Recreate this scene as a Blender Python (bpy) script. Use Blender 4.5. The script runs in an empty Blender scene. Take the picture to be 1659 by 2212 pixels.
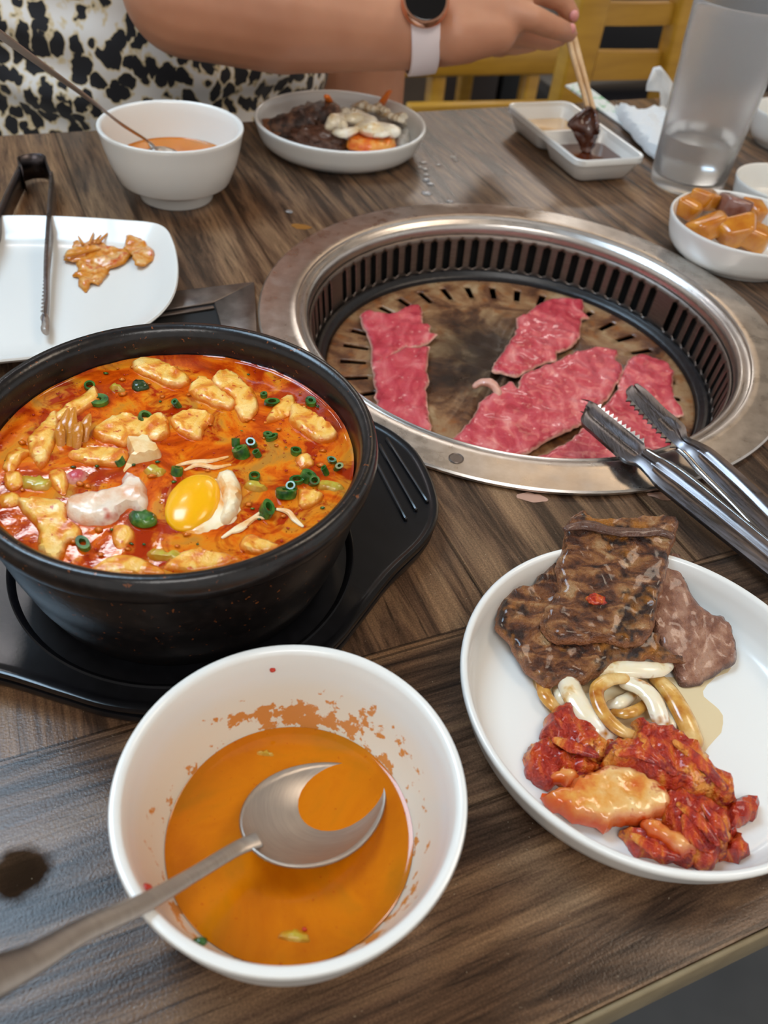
import bpy, bmesh, math, random
import numpy as np
from math import sin, cos, pi, radians, sqrt, hypot, atan2
from mathutils import Vector, Matrix, noise
from mathutils.geometry import delaunay_2d_cdt
random.seed(7)
SC = bpy.context.scene
COL = SC.collection
D = bpy.data
# ------------------------------------------------------------------ camera
CH = 0.3075; FPX = 1833.4; PITCH = radians(43.32); ROLL = radians(6.67)
_fw = Vector((0, cos(PITCH), -sin(PITCH))); _r0 = Vector((1, 0, 0)); _u0 = _r0.cross(_fw)
_r = _r0*cos(ROLL)+_u0*sin(ROLL); _u = -_r0*sin(ROLL)+_u0*cos(ROLL)
cd = D.cameras.new('camera'); cam = D.objects.new('camera', cd); COL.objects.link(cam)
cd.sensor_fit = 'VERTICAL'; cd.sensor_height = 36; cd.lens = FPX/2212*36
cam.matrix_world = Matrix(((_r.x, _u.x, -_fw.x, 0), (_r.y, _u.y, -_fw.y, 0), (_r.z, _u.z, -_fw.z, CH), (0, 0, 0, 1)))
cd.clip_start = .01; cd.clip_end = 60
cd.dof.use_dof = True; cd.dof.focus_distance = .40; cd.dof.aperture_fstop = 11.5
SC.camera = cam
# ------------------------------------------------------------------ world, exposure
W = D.worlds.new('world'); SC.world = W; W.use_nodes = True
W.node_tree.nodes['Background'].inputs[0].default_value = (1.0, .97, .94, 1)
W.node_tree.nodes['Background'].inputs[1].default_value = .55
SC.view_settings.view_transform = 'Standard'; SC.view_settings.look = 'None'
SC.view_settings.gamma = 1; SC.view_settings.use_curve_mapping = False
SC.view_settings.exposure = 0.42
# lamps of the room and one added fill: ceiling panels (built below as meshes that give off light)
PANELS = [  # x, y, sx, sy, colour, strength
 (-1.05, .77, .95, .74, (.55, .78, 1.0), 12.0),
 (-1.04, 1.86, .34, .16, (1, .93, .93), 16.0),
 (.75, 2.6, .8, .5, (1, .72, .46), 2.6),
 (1.15, .75, .7, .6, (1, .82, .64), 6.5),
 (.1, 4.6, 1.6, .5, (1, .93, .86), 9.0),
 (-.9, 3.4, .5, .35, (1, .95, .9), 5.0),
 (.2, -.9, 1.0, .6, (1, .97, .93), 6.5),  # added frontal fill, brightens the near sides of the bowls
]
# ------------------------------------------------------------------ pixel of the 1659x2212 frame -> place in the room
def ray(px, py):
    return (_fw*FPX+_r*(px-829.5)+_u*(1106-py)).normalized()
def T(px, py, z=0.0):
    d = ray(px, py); t = (z-CH)/d.z
    return Vector((d.x*t, d.y*t, z))
TH = radians(27.3); E1 = Vector((cos(TH), sin(TH), 0)); E2 = Vector((-sin(TH), cos(TH), 0))
def TN(px, py, n):
    d = ray(px, py); t = n/d.dot(E2); return d*t+Vector((0, 0, CH))
def L(s, n, z=0.0):
    return E1*s+E2*n+Vector((0, 0, z))
# ------------------------------------------------------------------ materials
def lin(c):
    if isinstance(c, str):
        c = [int(c[i:i+2], 16)/255 for i in (0, 2, 4)]
        c = [x/12.92 if x < .04045 else ((x+.055)/1.055)**2.4 for x in c]
    return (c[0], c[1], c[2], 1)
class MB_:
    def __init__(s, name):
        s.m = D.materials.new(name); s.m.use_nodes = True; s.t = s.m.node_tree; s.n = s.t.nodes; s.b = s.n['Principled BSDF']
        s.tc = s.n.new('ShaderNodeTexCoord')
    def link(s, a, b): s.t.links.new(a, b)
    def map(s, scale=(1, 1, 1), loc=(0, 0, 0), rot=(0, 0, 0)):
        m = s.n.new('ShaderNodeMapping'); m.inputs['Scale'].default_value = scale; m.inputs['Location'].default_value = loc
        m.inputs['Rotation'].default_value = rot
        s.link(s.tc.outputs['Object'], m.inputs[0]); return m.outputs[0]
    def noise(s, sc, det=4, rough=.55, vec=None, dist=0, out=0):
        k = s.n.new('ShaderNodeTexNoise'); k.inputs['Scale'].default_value = sc; k.inputs['Detail'].default_value = det
        k.inputs['Roughness'].default_value = rough; k.inputs['Distortion'].default_value = dist
        s.link(vec if vec is not None else s.tc.outputs['Object'], k.inputs['Vector']); return k.outputs[out]
    def ramp(s, fac, stops, interp='LINEAR'):
        r = s.n.new('ShaderNodeValToRGB'); r.color_ramp.interpolation = interp
        e = r.color_ramp.elements
        while len(e) < len(stops): e.new(.5)
        for k, (p, c) in zip(e, stops): k.position = p; k.color = lin(c) if not isinstance(c, (int, float)) else (c, c, c, 1)
        s.link(fac, r.inputs[0]); return r.outputs[0]
    def mix(s, fac, a, b, mode='MIX'):
        m = s.n.new('ShaderNodeMix'); m.data_type = 'RGBA'; m.blend_type = mode
        for v, i in ((fac, 0), (a, 6), (b, 7)):
            if isinstance(v, (int, float)): m.inputs[i].default_value = v
            elif isinstance(v, (str, tuple, list)): m.inputs[i].default_value = lin(v)
            else: s.link(v, m.inputs[i])
        return m.outputs[2]
    def math(s, op, a, b=0, c=0):
        m = s.n.new('ShaderNodeMath'); m.operation = op
        for i, v in enumerate((a, b, c)):
            if isinstance(v, (int, float)): m.inputs[i].default_value = v
            else: s.link(v, m.inputs[i])
        return m.outputs[0]
    def attr(s, name):
        a = s.n.new('ShaderNodeAttribute'); a.attribute_name = name; return a.outputs['Fac']
    def bump(s, h, st=.3, dist=.001):
        b = s.n.new('ShaderNodeBump'); b.inputs['Strength'].default_value = st; b.inputs['Distance'].default_value = dist
        s.link(h, b.inputs['Height'])
        s.link(b.outputs[0], s.b.inputs['Normal']); return b
    def set(s, **k):
        nm = dict(col='Base Color', rough='Roughness', metal='Metallic', spec='Specular IOR Level', sss='Subsurface Weight', coat='Coat Weight',
                  coatr='Coat Roughness', trans='Transmission Weight', ior='IOR', alpha='Alpha', em='Emission Color', ems='Emission Strength',
                  aniso='Anisotropic', sheen='Sheen Weight', sssr='Subsurface Scale')
        for a, v in k.items():
            i = s.b.inputs[nm[a]]
            if a in ('col', 'em'):
                if isinstance(v, (str, tuple, list)): i.default_value = lin(v)
                else: s.link(v, i)
            elif isinstance(v, (int, float)): i.default_value = v
            else: s.link(v, i)
        return s
def simple(name, col, rough=.4, metal=0, **k):
    return MB_(name).set(col=col, rough=rough, metal=metal, **k).m
def mottled(name, stops, sc=120, det=5, rough=.4, bump=(.3, 400, .0006), edge=None, spots=None, metal=0, rs=.55, stretch=None, dist=0, **k):
    """noise-coloured stuff: stops of a ramp, optional pale/dark edge from the mesh attribute 'ed', optional spots"""
    s = MB_(name); v = s.map(stretch) if stretch else None
    c = s.ramp(s.noise(sc, det, rs, v, dist), stops)
    if spots:
        for (scol, ssc, lo, hi) in spots:
            c = s.mix(s.ramp(s.noise(ssc, 3, .6), [(lo, 0.), (hi, 1.)]), c, scol)
    if edge:
        ecol, e0, e1 = edge
        a = s.math('ADD', s.attr('ed'), s.math('MULTIPLY', s.math('SUBTRACT', s.noise(260, 3), .5), .002))
        mr = s.n.new('ShaderNodeMapRange'); mr.inputs[1].default_value = e0; mr.inputs[2].default_value = e1
        mr.inputs[3].default_value = 1; mr.inputs[4].default_value = 0; s.link(a, mr.inputs[0])
        c = s.mix(mr.outputs[0], c, ecol)
    s.set(col=c, rough=rough, metal=metal, **k)
    if bump: s.bump(s.noise(bump[1], 4, .6), bump[0], bump[2])
    return s.m
# ------------------------------------------------------------------ mesh helpers
def setp(o, label=None, cat=None, group=None, kind=None):
    if label: o['label'] = label
    if cat: o['category'] = cat
    if group: o['group'] = group
    if kind: o['kind'] = kind
    return o
def mobj(name, verts, faces, m, parent=None, smooth=True, attrs=None, centre=True, sharp=35):
    verts = [Vector(v) for v in verts]
    c = Vector((0, 0, 0))
    if centre and verts:
        lo = Vector([min(v[i] for v in verts) for i in range(3)]); hi = Vector([max(v[i] for v in verts) for i in range(3)])
        c = (lo+hi)/2; c.z = lo.z
        verts = [v-c for v in verts]
    me = D.meshes.new(name); me.from_pydata([tuple(v) for v in verts], [], faces); me.validate(); me.update()
    if attrs:
        for k, vals in attrs.items():
            a = me.attributes.new(k, 'FLOAT', 'POINT'); a.data.foreach_set('value', vals)
    bm = bmesh.new(); bm.from_mesh(me); bmesh.ops.recalc_face_normals(bm, faces=bm.faces)
    for f in bm.faces: f.smooth = smooth
    if smooth and sharp:
        for e in bm.edges:
            if len(e.link_faces) == 2 and e.calc_face_angle(0) > radians(sharp): e.smooth = False
    bm.to_mesh(me); bm.free()
    me.materials.append(m); o = D.objects.new(name, me); COL.objects.link(o)
    o.location = c
    if parent is not None:
        o.parent = parent; o.matrix_parent_inverse = Matrix.Identity(4); o.location = c-world_loc(parent)
    return o
def world_loc(o):
    v = Vector(o.location)
    while o.parent: o = o.parent; v = v+Vector(o.location)
    return v
def empty(name, loc, label, cat, group=None):
    o = D.objects.new(name, None); COL.objects.link(o); o.location = loc; o.empty_display_size = .02
    return setp(o, label, cat, group)
def lathe(name, prof, m, c=(0, 0, 0), n=96, parent=None, closed=True, attr=None, rot=None, sq=0, sharp=35, wob=0, seed=0):
    """prof: list of (r, z) along the outline; closed joins last to first"""
    V = []; F = []; A = []
    for j, (r, z) in enumerate(prof):
        for i in range(n):
            a = 2*pi*i/n
            rr = r*(1+wob*noise.noise(Vector((cos(a)*1.5+seed, sin(a)*1.5, z*8))))
            V.append(Vector((rr*cos(a), rr*sin(a), z))); A.append(attr[j] if attr else 0)
    k = len(prof)
    for j in range(k if closed else k-1):
        j2 = (j+1) % k
        for i in range(n):
            i2 = (i+1) % n; F.append((j*n+i, j*n+i2, j2*n+i2, j2*n+i))
    if not closed:
        if prof[0][0] > 1e-6: F.append(tuple(range(n))[::-1])
        if prof[-1][0] > 1e-6: F.append(tuple((k-1)*n+i for i in range(n)))
    V = [v+Vector(c) for v in V]
    return mobj(name, V, F, m, parent, attrs={'stain': A} if attr else None, sharp=sharp)
def cr(pts, n, closed=False):
    """Catmull-Rom through points, n samples per span"""
    P = [Vector(p) for p in pts]; k = len(P); out = []
    for i in range(k if closed else k-1):
        if closed: a, b, c, d = P[(i-1) % k], P[i], P[(i+1) % k], P[(i+2) % k]
        else: a, b, c, d = P[max(i-1, 0)], P[i], P[i+1], P[min(i+2, k-1)]
        for j in range(n):
            t = j/n
            out.append(.5*((2*b)+(c-a)*t+(2*a-5*b+4*c-d)*t*t+(3*b-a-3*c+d)*t**3))
    if not closed: out.append(P[-1])
    return out
def interp(vals, n):
    out = []
    for i in range(len(vals)-1):
        for j in range(n): t = j/n; out.append(vals[i]*(1-t)+vals[i+1]*t)
    out.append(vals[-1]); return out
def tube_vf(path, rad, n=12, flat=1.0, up=Vector((0, 0, 1)), off=0, rough=0, seed=0):
    V = []; F = []; k = len(path)
    for i, p in enumerate(path):
        d = (path[min(i+1, k-1)]-path[max(i-1, 0)])
        if d.length < 1e-9: d = Vector((0, 0, 1))
        d.normalize(); s = d.cross(up)
        if s.length < 1e-3: s = d.cross(Vector((1, 0, 0)))
        s.normalize(); u = s.cross(d).normalized()
        for j in range(n):
            a = 2*pi*j/n; r = rad[i]
            if rough: r *= 1+rough*noise.noise((p+s*cos(a)*r+u*sin(a)*r)*260+Vector((seed, 0, 0)))
            V.append(p+s*cos(a)*r+u*sin(a)*r*flat)
    for i in range(k-1):
        for j in range(n):
            j2 = (j+1) % n; F.append((off+i*n+j, off+i*n+j2, off+(i+1)*n+j2, off+(i+1)*n+j))
    F.append(tuple(off+j for j in range(n))[::-1]); F.append(tuple(off+(k-1)*n+j for j in range(n)))
    return V, F
def tube(name, pts, rads, m, parent=None, n=12, sub=6, flat=1.0, up=Vector((0, 0, 1)), rough=0, caps=True, seed=0):
    path = cr(pts, sub); rad = interp(rads, sub)
    if caps:   # rounded ends
        r0 = rad[0]; d = (path[0]-path[1]).normalized(); pre = []; prr = []
        for a in (80, 55, 28): pre.append(path[0]+d*r0*sin(radians(a))*min(1, flat*1.2)); prr.append(r0*cos(radians(a)))
        r1 = rad[-1]; d1 = (path[-1]-path[-2]).normalized(); post = []; por = []
        for a in (28, 55, 80): post.append(path[-1]+d1*r1*sin(radians(a))*min(1, flat*1.2)); por.append(r1*cos(radians(a)))
        path = pre+path+post; rad = prr+rad+por
    V, F = tube_vf(path, rad, n, flat, up, rough=rough, seed=seed)
    return mobj(name, V, F, m, parent)
def box_vf(c, sx, sy, sz, ax=Vector((1, 0, 0)), ay=Vector((0, 1, 0)), off=0):
    az = ax.cross(ay); V = []
    for k in (-1, 1):
        for j in (-1, 1):
            for i in (-1, 1): V.append(Vector(c)+ax*sx/2*i+ay*sy/2*j+az*sz/2*k)
    F = [(0, 2, 3, 1), (4, 5, 7, 6), (0, 1, 5, 4), (2, 6, 7, 3), (0, 4, 6, 2), (1, 3, 7, 5)]
    return V, [tuple(off+i for i in f) for f in F]
def bevel(o, w=.002, seg=2):
    me = o.data; bm = bmesh.new(); bm.from_mesh(me)
    bmesh.ops.bevel(bm, geom=[e for e in bm.edges if e.calc_face_angle(0) > radians(30)], offset=w, segments=seg, profile=.5, affect='EDGES', clamp_overlap=True)
    for f in bm.faces: f.smooth = True
    for e in bm.edges: e.smooth = e.calc_face_angle(0) < radians(50)
    bm.to_mesh(me); bm.free(); return o
def boxo(name, c, s, m, parent=None, ax=Vector((1, 0, 0)), ay=Vector((0, 1, 0)), bev=.002):
    V, F = box_vf(c, *s, ax, ay); o = mobj(name, V, F, m, parent, smooth=False)
    if bev: bevel(o, bev)
    return o
def bar(name, a, b, w, h, m, parent=None, bev=.004, up=Vector((0, 0, 1))):
    a = Vector(a); b = Vector(b); d = (b-a); l = d.length; d.normalize(); s = up.cross(d)
    if s.length < 1e-4: s = Vector((1, 0, 0)).cross(d)
    s.normalize()
    return boxo(name, (a+b)/2, (l, w, h), m, parent, d, s, bev)
def slab(name, out, z, th, m, parent=None, res=.0025, jag=0, jagf=200, bumpa=0, bumpf=150, er=None, seed=0, sm=5, lift=None, bot=True, holes=None, thin_edge=.25, sharp=50):
    """a flat-ish irregular body from its outline: rounded edge, lumpy top; lift(x, y) bends it; stores 'ed' = distance to the edge"""
    pts = cr([Vector((p[0], p[1], 0)) for p in out], sm, True)
    sv = Vector((seed*3.7, seed*1.3, 0)); P2 = []
    for i, p in enumerate(pts):
        q = pts[(i+1) % len(pts)]-pts[i-1]; nn = Vector((q.y, -q.x, 0))
        if nn.length > 1e-9: nn.normalize()
        P2.append(p+nn*jag*(noise.noise(p*jagf+sv)+.5*noise.noise(p*jagf*2.3+sv)))
    pts = [P2[0]]
    for p in P2[1:]:
        if (p-pts[-1]).length > res*.4: pts.append(p)
    N = len(pts); er = er or th*.6
    PX = np.array([p.x for p in pts]); PY = np.array([p.y for p in pts]); QX = np.roll(PX, -1); QY = np.roll(PY, -1); DX = QX-PX; DY = QY-PY; L2 = DX*DX+DY*DY+1e-18
    def dists(X, Y):
        X = X[:, None]; Y = Y[:, None]; t = np.clip(((X-PX)*DX+(Y-PY)*DY)/L2, 0, 1)
        return np.sqrt(((X-PX-t*DX)**2+(Y-PY-t*DY)**2).min(1))
    xs = []; ys = []; y = PY.min(); row = 0
    while y < PY.max():
        g = np.arange(PX.min()+(res/2 if row % 2 else 0), PX.max(), res); xs.append(g); ys.append(np.full(len(g), y)); y += res*.866; row += 1
    GX_ = np.concatenate(xs); GY_ = np.concatenate(ys)
    cr_ = (PY[None, :] > GY_[:, None]) != (QY[None, :] > GY_[:, None])
    with np.errstate(divide='ignore', invalid='ignore'):
        xi = DX*(GY_[:, None]-PY)/np.where(DY == 0, 1e-18, DY)+PX
    ins = ((cr_ & (GX_[:, None] < xi)).sum(1) % 2 == 1) & (dists(GX_, GY_) > res*.45)
    inner = [Vector((x, y, 0)) for x, y in zip(GX_[ins], GY_[ins])]
    allp = [Vector((p.x, p.y)) for p in pts]+[Vector((p.x, p.y)) for p in inner]
    vs, es, fs, ov, oe, of = delaunay_2d_cdt(allp, [], [list(range(N))], 1, 1e-7)
    V = []; A = []
    nv = len(vs); DD = dists(np.array([v.x for v in vs]), np.array([v.y for v in vs]))
    for v, d in zip(vs, DD):
        d = float(d); k = min(1, d/er); prof = thin_edge+(1-thin_edge)*sqrt(max(0, 1-(1-k)**2))
        h = th*prof
        if bumpa:
            q = Vector((v.x, v.y, 0))
            h += bumpa*k*(noise.noise(q*bumpf+sv)+.6*noise.noise(q*bumpf*2.6+sv))
        V.append(Vector((v.x, v.y, z+h+(lift(v.x, v.y) if lift else 0)))); A.append(d)
    for v in vs:
        V.append(Vector((v.x, v.y, z+(lift(v.x, v.y) if lift else 0)))); A.append(0)
    F = [tuple(f) for f in fs]+[tuple(nv+i for i in f)[::-1] for f in fs]
    cnt = {}
    for f in fs:
        for i in range(len(f)):
            e = (f[i], f[(i+1) % len(f)]); cnt[e] = 1
    for (a, b) in cnt:
        if (b, a) not in cnt: F.append((b, a, nv+a, nv+b))
    return mobj(name, V, F, m, parent, attrs={'ed': A}, sharp=sharp)
def blob(name, c, s, m, parent=None, amp=.15, f=2.0, seed=0, sub=3, rot=0, tilt=0, flatb=None):
    bm = bmesh.new(); bmesh.ops.create_icosphere(bm, subdivisions=sub, radius=1)
    R = Matrix.Rotation(rot, 3, 'Z') @ Matrix.Rotation(tilt, 3, 'Y'); V = []
    for v in bm.verts:
        k = 1+amp*noise.noise(v.co*f+Vector((seed*5.1, 0, 0)))+amp*.5*noise.noise(v.co*f*2.7+Vector((0, seed*3.3, 0)))
        p = R @ Vector((v.co.x*s[0]*k, v.co.y*s[1]*k, v.co.z*s[2]*k))
        if flatb is not None: p.z = max(p.z, -flatb)
        V.append(p+Vector(c))
    F = [tuple(x.index for x in f.verts) for f in bm.faces]; bm.free()
    return mobj(name, V, F, m, parent, sharp=0)
def fan(px_pts, ox, oy, k, z=0):   # crop points -> table plane
    return [T(ox+x*k, oy+y*k, z) for x, y in px_pts]
def remeshed(name, V, F, m, parent, vox, smooth=3, disp=None):
    me = D.meshes.new(name); me.from_pydata([tuple(v) for v in V], [], F)
    o = D.objects.new(name, me); COL.objects.link(o)
    a = o.modifiers.new('r', 'REMESH'); a.mode = 'VOXEL'; a.voxel_size = vox; a.use_smooth_shade = True
    b = o.modifiers.new('s', 'SMOOTH'); b.iterations = smooth; b.factor = .5
    dg = bpy.context.evaluated_depsgraph_get(); dg.update()
    me2 = D.meshes.new_from_object(o.evaluated_get(dg)); D.objects.remove(o)
    n = len(me2.vertices); co = np.empty(n*3, np.float32); me2.vertices.foreach_get('co', co); co = co.reshape(-1, 3)
    if disp:
        no = np.empty(n*3, np.float32); me2.vertices.foreach_get('normal', no); no = no.reshape(-1, 3)
        co = co+np.array([tuple(disp(Vector(p), Vector(q))) for p, q in zip(co.tolist(), no.tolist())], np.float32)
    if parent is not None: co = co-np.array(tuple(world_loc(parent)), np.float32)
    me2.vertices.foreach_set('co', co.astype(np.float32).ravel()); me2.update()
    me2.polygons.foreach_set('use_smooth', [True]*len(me2.polygons))
    me2.materials.clear(); me2.materials.append(m); me2.name = name
    o = D.objects.new(name, me2); COL.objects.link(o)
    if parent is not None:
        o.parent = parent
    return o
# ------------------------------------------------------------------ materials of the scene
def wood_table():
    s = MB_('printed_wood_laminate')
    sep = s.n.new('ShaderNodeSeparateXYZ'); s.link(s.tc.outputs['Object'], sep.inputs[0]); x, y = sep.outputs[0], sep.outputs[1]
    def field(along, across, seed, width):
        # planks of a given width across the grain
        pid = s.math('FLOOR', s.math('DIVIDE', s.math('ADD', across, 3.0+seed*.013), width))
        fr = s.math('FRACT', s.math('DIVIDE', s.math('ADD', across, 3.0+seed*.013), width))
        cb = s.n.new('ShaderNodeCombineXYZ')
        s.link(s.math('ADD', s.math('MULTIPLY', along, 2.2), s.math('MULTIPLY', pid, 3.71)), cb.inputs[0])
        s.link(s.math('MULTIPLY', across, 27), cb.inputs[1]); cb.inputs[2].default_value = seed
        g1 = s.noise(2.1, 7, .62, cb.outputs[0], 1.2)
        cb2 = s.n.new('ShaderNodeCombineXYZ')
        s.link(s.math('ADD', s.math('MULTIPLY', along, 14), s.math('MULTIPLY', pid, 9.7)), cb2.inputs[0])
        s.link(s.math('MULTIPLY', across, 210), cb2.inputs[1]); cb2.inputs[2].default_value = seed+5
        g2 = s.noise(2.0, 5, .6, cb2.outputs[0], .8)
        w = s.n.new('ShaderNodeTexWhiteNoise'); w.noise_dimensions = '1D'; s.link(pid, w.inputs['W'])
        seam = s.math('LESS_THAN', s.math('ABSOLUTE', s.math('SUBTRACT', fr, .5)), .492)
        return g1, g2, w.outputs['Value'], seam
    a1, a2, aw, aseam = field(y, x, 1.0, .118)
    b1, b2, bw, bseam = field(x, y, 4.0, .0775)
    # front border: the grain runs along the table's edge
    isb = s.math('LESS_THAN', y, .206)
    g1 = s.mix(isb, a1, b1); g2 = s.mix(isb, a2, b2)
    w = s.n.new('ShaderNodeMix'); w.data_type = 'FLOAT'
    s.link(isb, w.inputs[0]); s.link(aw, w.inputs[2]); s.link(bw, w.inputs[3])
    big = s.noise(3.4, 3, .5, None, .6)
    c = s.ramp(g1, [(.28, '2a1f18'), (.41, '4a382b'), (.50, '745a45'), (.58, '8b6e53'), (.72, 'a88868')])
    fine = s.ramp(g2, [(.30, .34), (.44, .88), (.58, 1.08), (.75, 1.4)])
    c = s.mix(1.0, c, fine, 'MULTIPLY')
    spk = s.noise(1100, 2, .7); c = s.mix(1.0, c, s.ramp(spk, [(.3, .72), (.5, 1.), (.7, 1.35)]), 'MULTIPLY')
    tint = s.ramp(w.outputs[0], [(0, 'a5a0a0'), (.5, 'd8cdc2'), (1, 'f5e2cf')])
    c = s.mix(.75, c, tint, 'MULTIPLY')
    c = s.mix(s.ramp(big, [(.45, 0.), (.7, .45)]), c, '4c4642')
    seam = s.mix(isb, s.ramp(aseam, [(0, .25), (1, 1.)]), s.ramp(bseam, [(0, .25), (1, 1.)]))
    edge = s.math('ABSOLUTE', s.math('SUBTRACT', y, .206))
    seam = s.mix(s.math('LESS_THAN', edge, .0006), seam, (.2, .2, .2))
    c = s.mix(.8, c, seam, 'MULTIPLY')
    # the knot by the front left corner of the picture
    vk = s.n.new('ShaderNodeVectorMath'); vk.operation = 'DISTANCE'
    k0 = T(45, 1885); vk.inputs[1].default_value = (k0.dot(E1), k0.dot(E2), 0)
    s.link(s.tc.outputs['Object'], vk.inputs[0])
    kd = s.math('ADD', vk.outputs['Value'], s.math('MULTIPLY', s.math('SUBTRACT', s.noise(90, 3), .5), .008))
    c = s.mix(s.ramp(kd, [(.0075, .92), (.010, 0.)]), c, '241a12')
    # pale scuffs and crumbs
    c = s.mix(s.ramp(s.noise(520, 2, .7), [(.70, 0.), (.76, .55)]), c, 'b5a48a')
    s.set(col=c, rough=s.ramp(g2, [(.3, .27), (.7, .19)]), spec=s.ramp(kd, [(.0085, 0.), (.0105, .25)]))
    h = s.mix(.5, g2, s.noise(900, 2)); s.bump(h, .3, .0006)
    return s.m
M = {}
M['table'] = wood_table()
M['edge'] = mottled('table_edge_band', [(.3, '6d5f45'), (.7, '8f8062')], 40, 4, .45)
M['black_base'] = simple('black_painted_metal', '101113', .45)
def steel(name, c0, c1, rough=.28, st=(3, 3, 90), sm=.12):
    s = MB_(name); n = s.noise(30, 5, .6, s.map(st)); blot = s.noise(22, 4, .6)
    c = s.mix(s.ramp(blot, [(.45, 0.), (.75, .35)]), s.ramp(n, [(.3, c0), (.7, c1)]), '9a8678')
    s.set(col=c, metal=1, rough=s.ramp(s.math('ADD', s.math('MULTIPLY', n, .5), s.math('MULTIPLY', blot, .5)), [(.3, rough-sm/2), (.7, rough+sm)]))
    s.bump(n, .08, .0003); return s.m
M['steel'] = steel('brushed_steel', 'c0bab4', 'dcd6d0', .27)
M['steel_dk'] = steel('sooty_steel', '6a5f59', '8b8078', .42)
M['steel_polish'] = steel('polished_steel', 'b8bcc2', 'd5d8dc', .13, sm=.08)
M['steel_spoon'] = steel('satin_spoon_steel', 'aaa199', 'bab1a8', .38)
M['steel_dark_handle'] = steel('dark_steel', '67625f', '858085', .27)
M['black_iron'] = mottled('black_iron', [(.3, '0d0d0f'), (.7, '202024')], 300, 4, .28, bump=(.4, 900, .0004))
M['slot_dark'] = simple('matt_black', '050505', .7)  # even near-black behind the grill slots and in the panel recess
def white_ware(name, base='e4e3de', stains=None):
    s = MB_(name); c = lin(base)
    col = s.mix(0.0, base, base)
    if stains:
        st = s.attr('stain')
        n1 = s.noise(150, 5, .62); n2 = s.noise(14, 2)
        v = s.math('ADD', s.math('MULTIPLY', n1, .75), s.math('MULTIPLY', n2, .25))
        v = s.math('ADD', v, s.math('MULTIPLY', s.math('SUBTRACT', st, 1.0), .25))
        col = s.mix(s.math('MULTIPLY', s.ramp(st, [(.2, 0.), (1., .35)]), 1.0), col, 'e6cb98')
        col = s.mix(s.ramp(v, [(.525, 0.), (.55, .9)]), col, stains)
    s.set(col=col, rough=.22, coat=.3, coatr=.1, spec=.5, sss=0)
    return s.m
M['white'] = white_ware('white_melamine')
M['white_soup'] = white_ware('soup_stained_melamine', stains='d07c10')
M['white_plate'] = white_ware('white_plate_melamine')
def broth(name, stops, sc=40, rough=.08, oil=None, bumpst=.25, spots=None):
    s = MB_(name); c = s.ramp(s.noise(sc, 5, .6, None, .8), stops)
    if oil: c = s.mix(s.ramp(s.noise(oil[1], 4, .6, None, 1.2), [(oil[2], 0.), (oil[3], 1.)]), c, oil[0])
    if spots: c = s.mix(s.ramp(s.noise(spots[1], 3, .6), [(spots[2], 0.), (spots[2]+.03, .8)]), c, spots[0])
    s.set(col=c, rough=rough, coat=.3, coatr=.03, spec=.5, ior=1.36)
    s.bump(s.noise(70, 4, .6), bumpst, .0012); return s.m
M['stew'] = broth('spicy_red_stew_broth', [(.32, '8a2a02'), (.44, 'bc4604'), (.51, 'd4620a'), (.58, 'd68018'), (.68, 'b47a2c')], 44, .07, ('a02a02', 60, .50, .62), .24, ('6e1503', 700, .66))
M['broth'] = broth('orange_soup_broth', [(.3, 'b25a02'), (.5, 'c66e04'), (.7, 'a8690c')], 20, .10, None, .05, ('b04a08', 500, .68))
M['tofu'] = mottled('soft_tofu_in_red_broth', [(.36, 'd2680c'), (.44, 'e49428'), (.50, 'f0b850'), (.60, 'f4cc7c')], 70, 6, .28, bump=(.5, 260, .0012), edge=('d8700f', .0, .0016), spots=[('c8500a', 330, .60, .68)], dist=.6, coat=.25, sss=.1, sssr=.004)
M['tofu_pale'] = mottled('pale_tofu_skin', [(.35, 'e0a860'), (.6, 'f0d9a6')], 90, 5, .25, bump=(.4, 250, .0008), coat=.3)
M['pork'] = mottled('boiled_pork', [(.3, 'd98a50'), (.5, 'ead2b8'), (.7, 'f0e4d6')], 60, 4, .22, bump=(.5, 200, .0012), spots=[('c45030', 60, .60, .68)], coat=.3)
M['yolk'] = simple('egg_yolk', 'f6b200', .22, coat=.2, sss=.15, sssr=.004)
M['egg_white'] = mottled('cooked_egg_white', [(.35, 'e89a3c'), (.55, 'f4dfb4'), (.75, 'f7ecd6')], 70, 4, .2, bump=(.6, 180, .0014), coat=.4)
M['scallion'] = mottled('green_onion_skin', [(.35, '163c10'), (.5, '2e6420'), (.65, '5c8428')], 150, 3, .25, coat=.4)
M['scallion_pale'] = mottled('pale_green_onion', [(.38, 'b88a1c'), (.5, 'b8a838'), (.62, 'd0c66a')], 110, 4, .26, edge=('c07a18', 0, .0018), coat=.3)
M['seaweed'] = mottled('dark_green_leaf', [(.3, '16240f'), (.7, '2f4a1c')], 200, 3, .2, coat=.4)
M['shrimp'] = mottled('shrimp_shell', [(.36, 'd8741a'), (.5, 'ec9a34'), (.64, 'f6c47c')], 110, 4, .2, bump=(.5, 300, .001), edge=('d88a20', .0, .0012), spots=[('d85c1c', 90, .58, .70)], trans=.25, coat=.3)
M['chilli'] = simple('chilli_flake', 'b8280a', .3)
M['pot'] = mottled('black_glazed_stoneware', [(.3, '0e0c0c'), (.55, '171414'), (.7, '231d1b')], 220, 5, .24, bump=(.25, 500, .0004), spots=[('7a4420', 420, .66, .71)])
M['pot_body'] = mottled('black_stoneware_body', [(.3, '0c0b0c'), (.7, '1a1617')], 120, 5, .30, bump=(.3, 90, .0012))
M['tray'] = mottled('black_plastic_tray', [(.3, '0b0b0d'), (.7, '131316')], 200, 3, .22, bump=(.08, 700, .0003))
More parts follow.
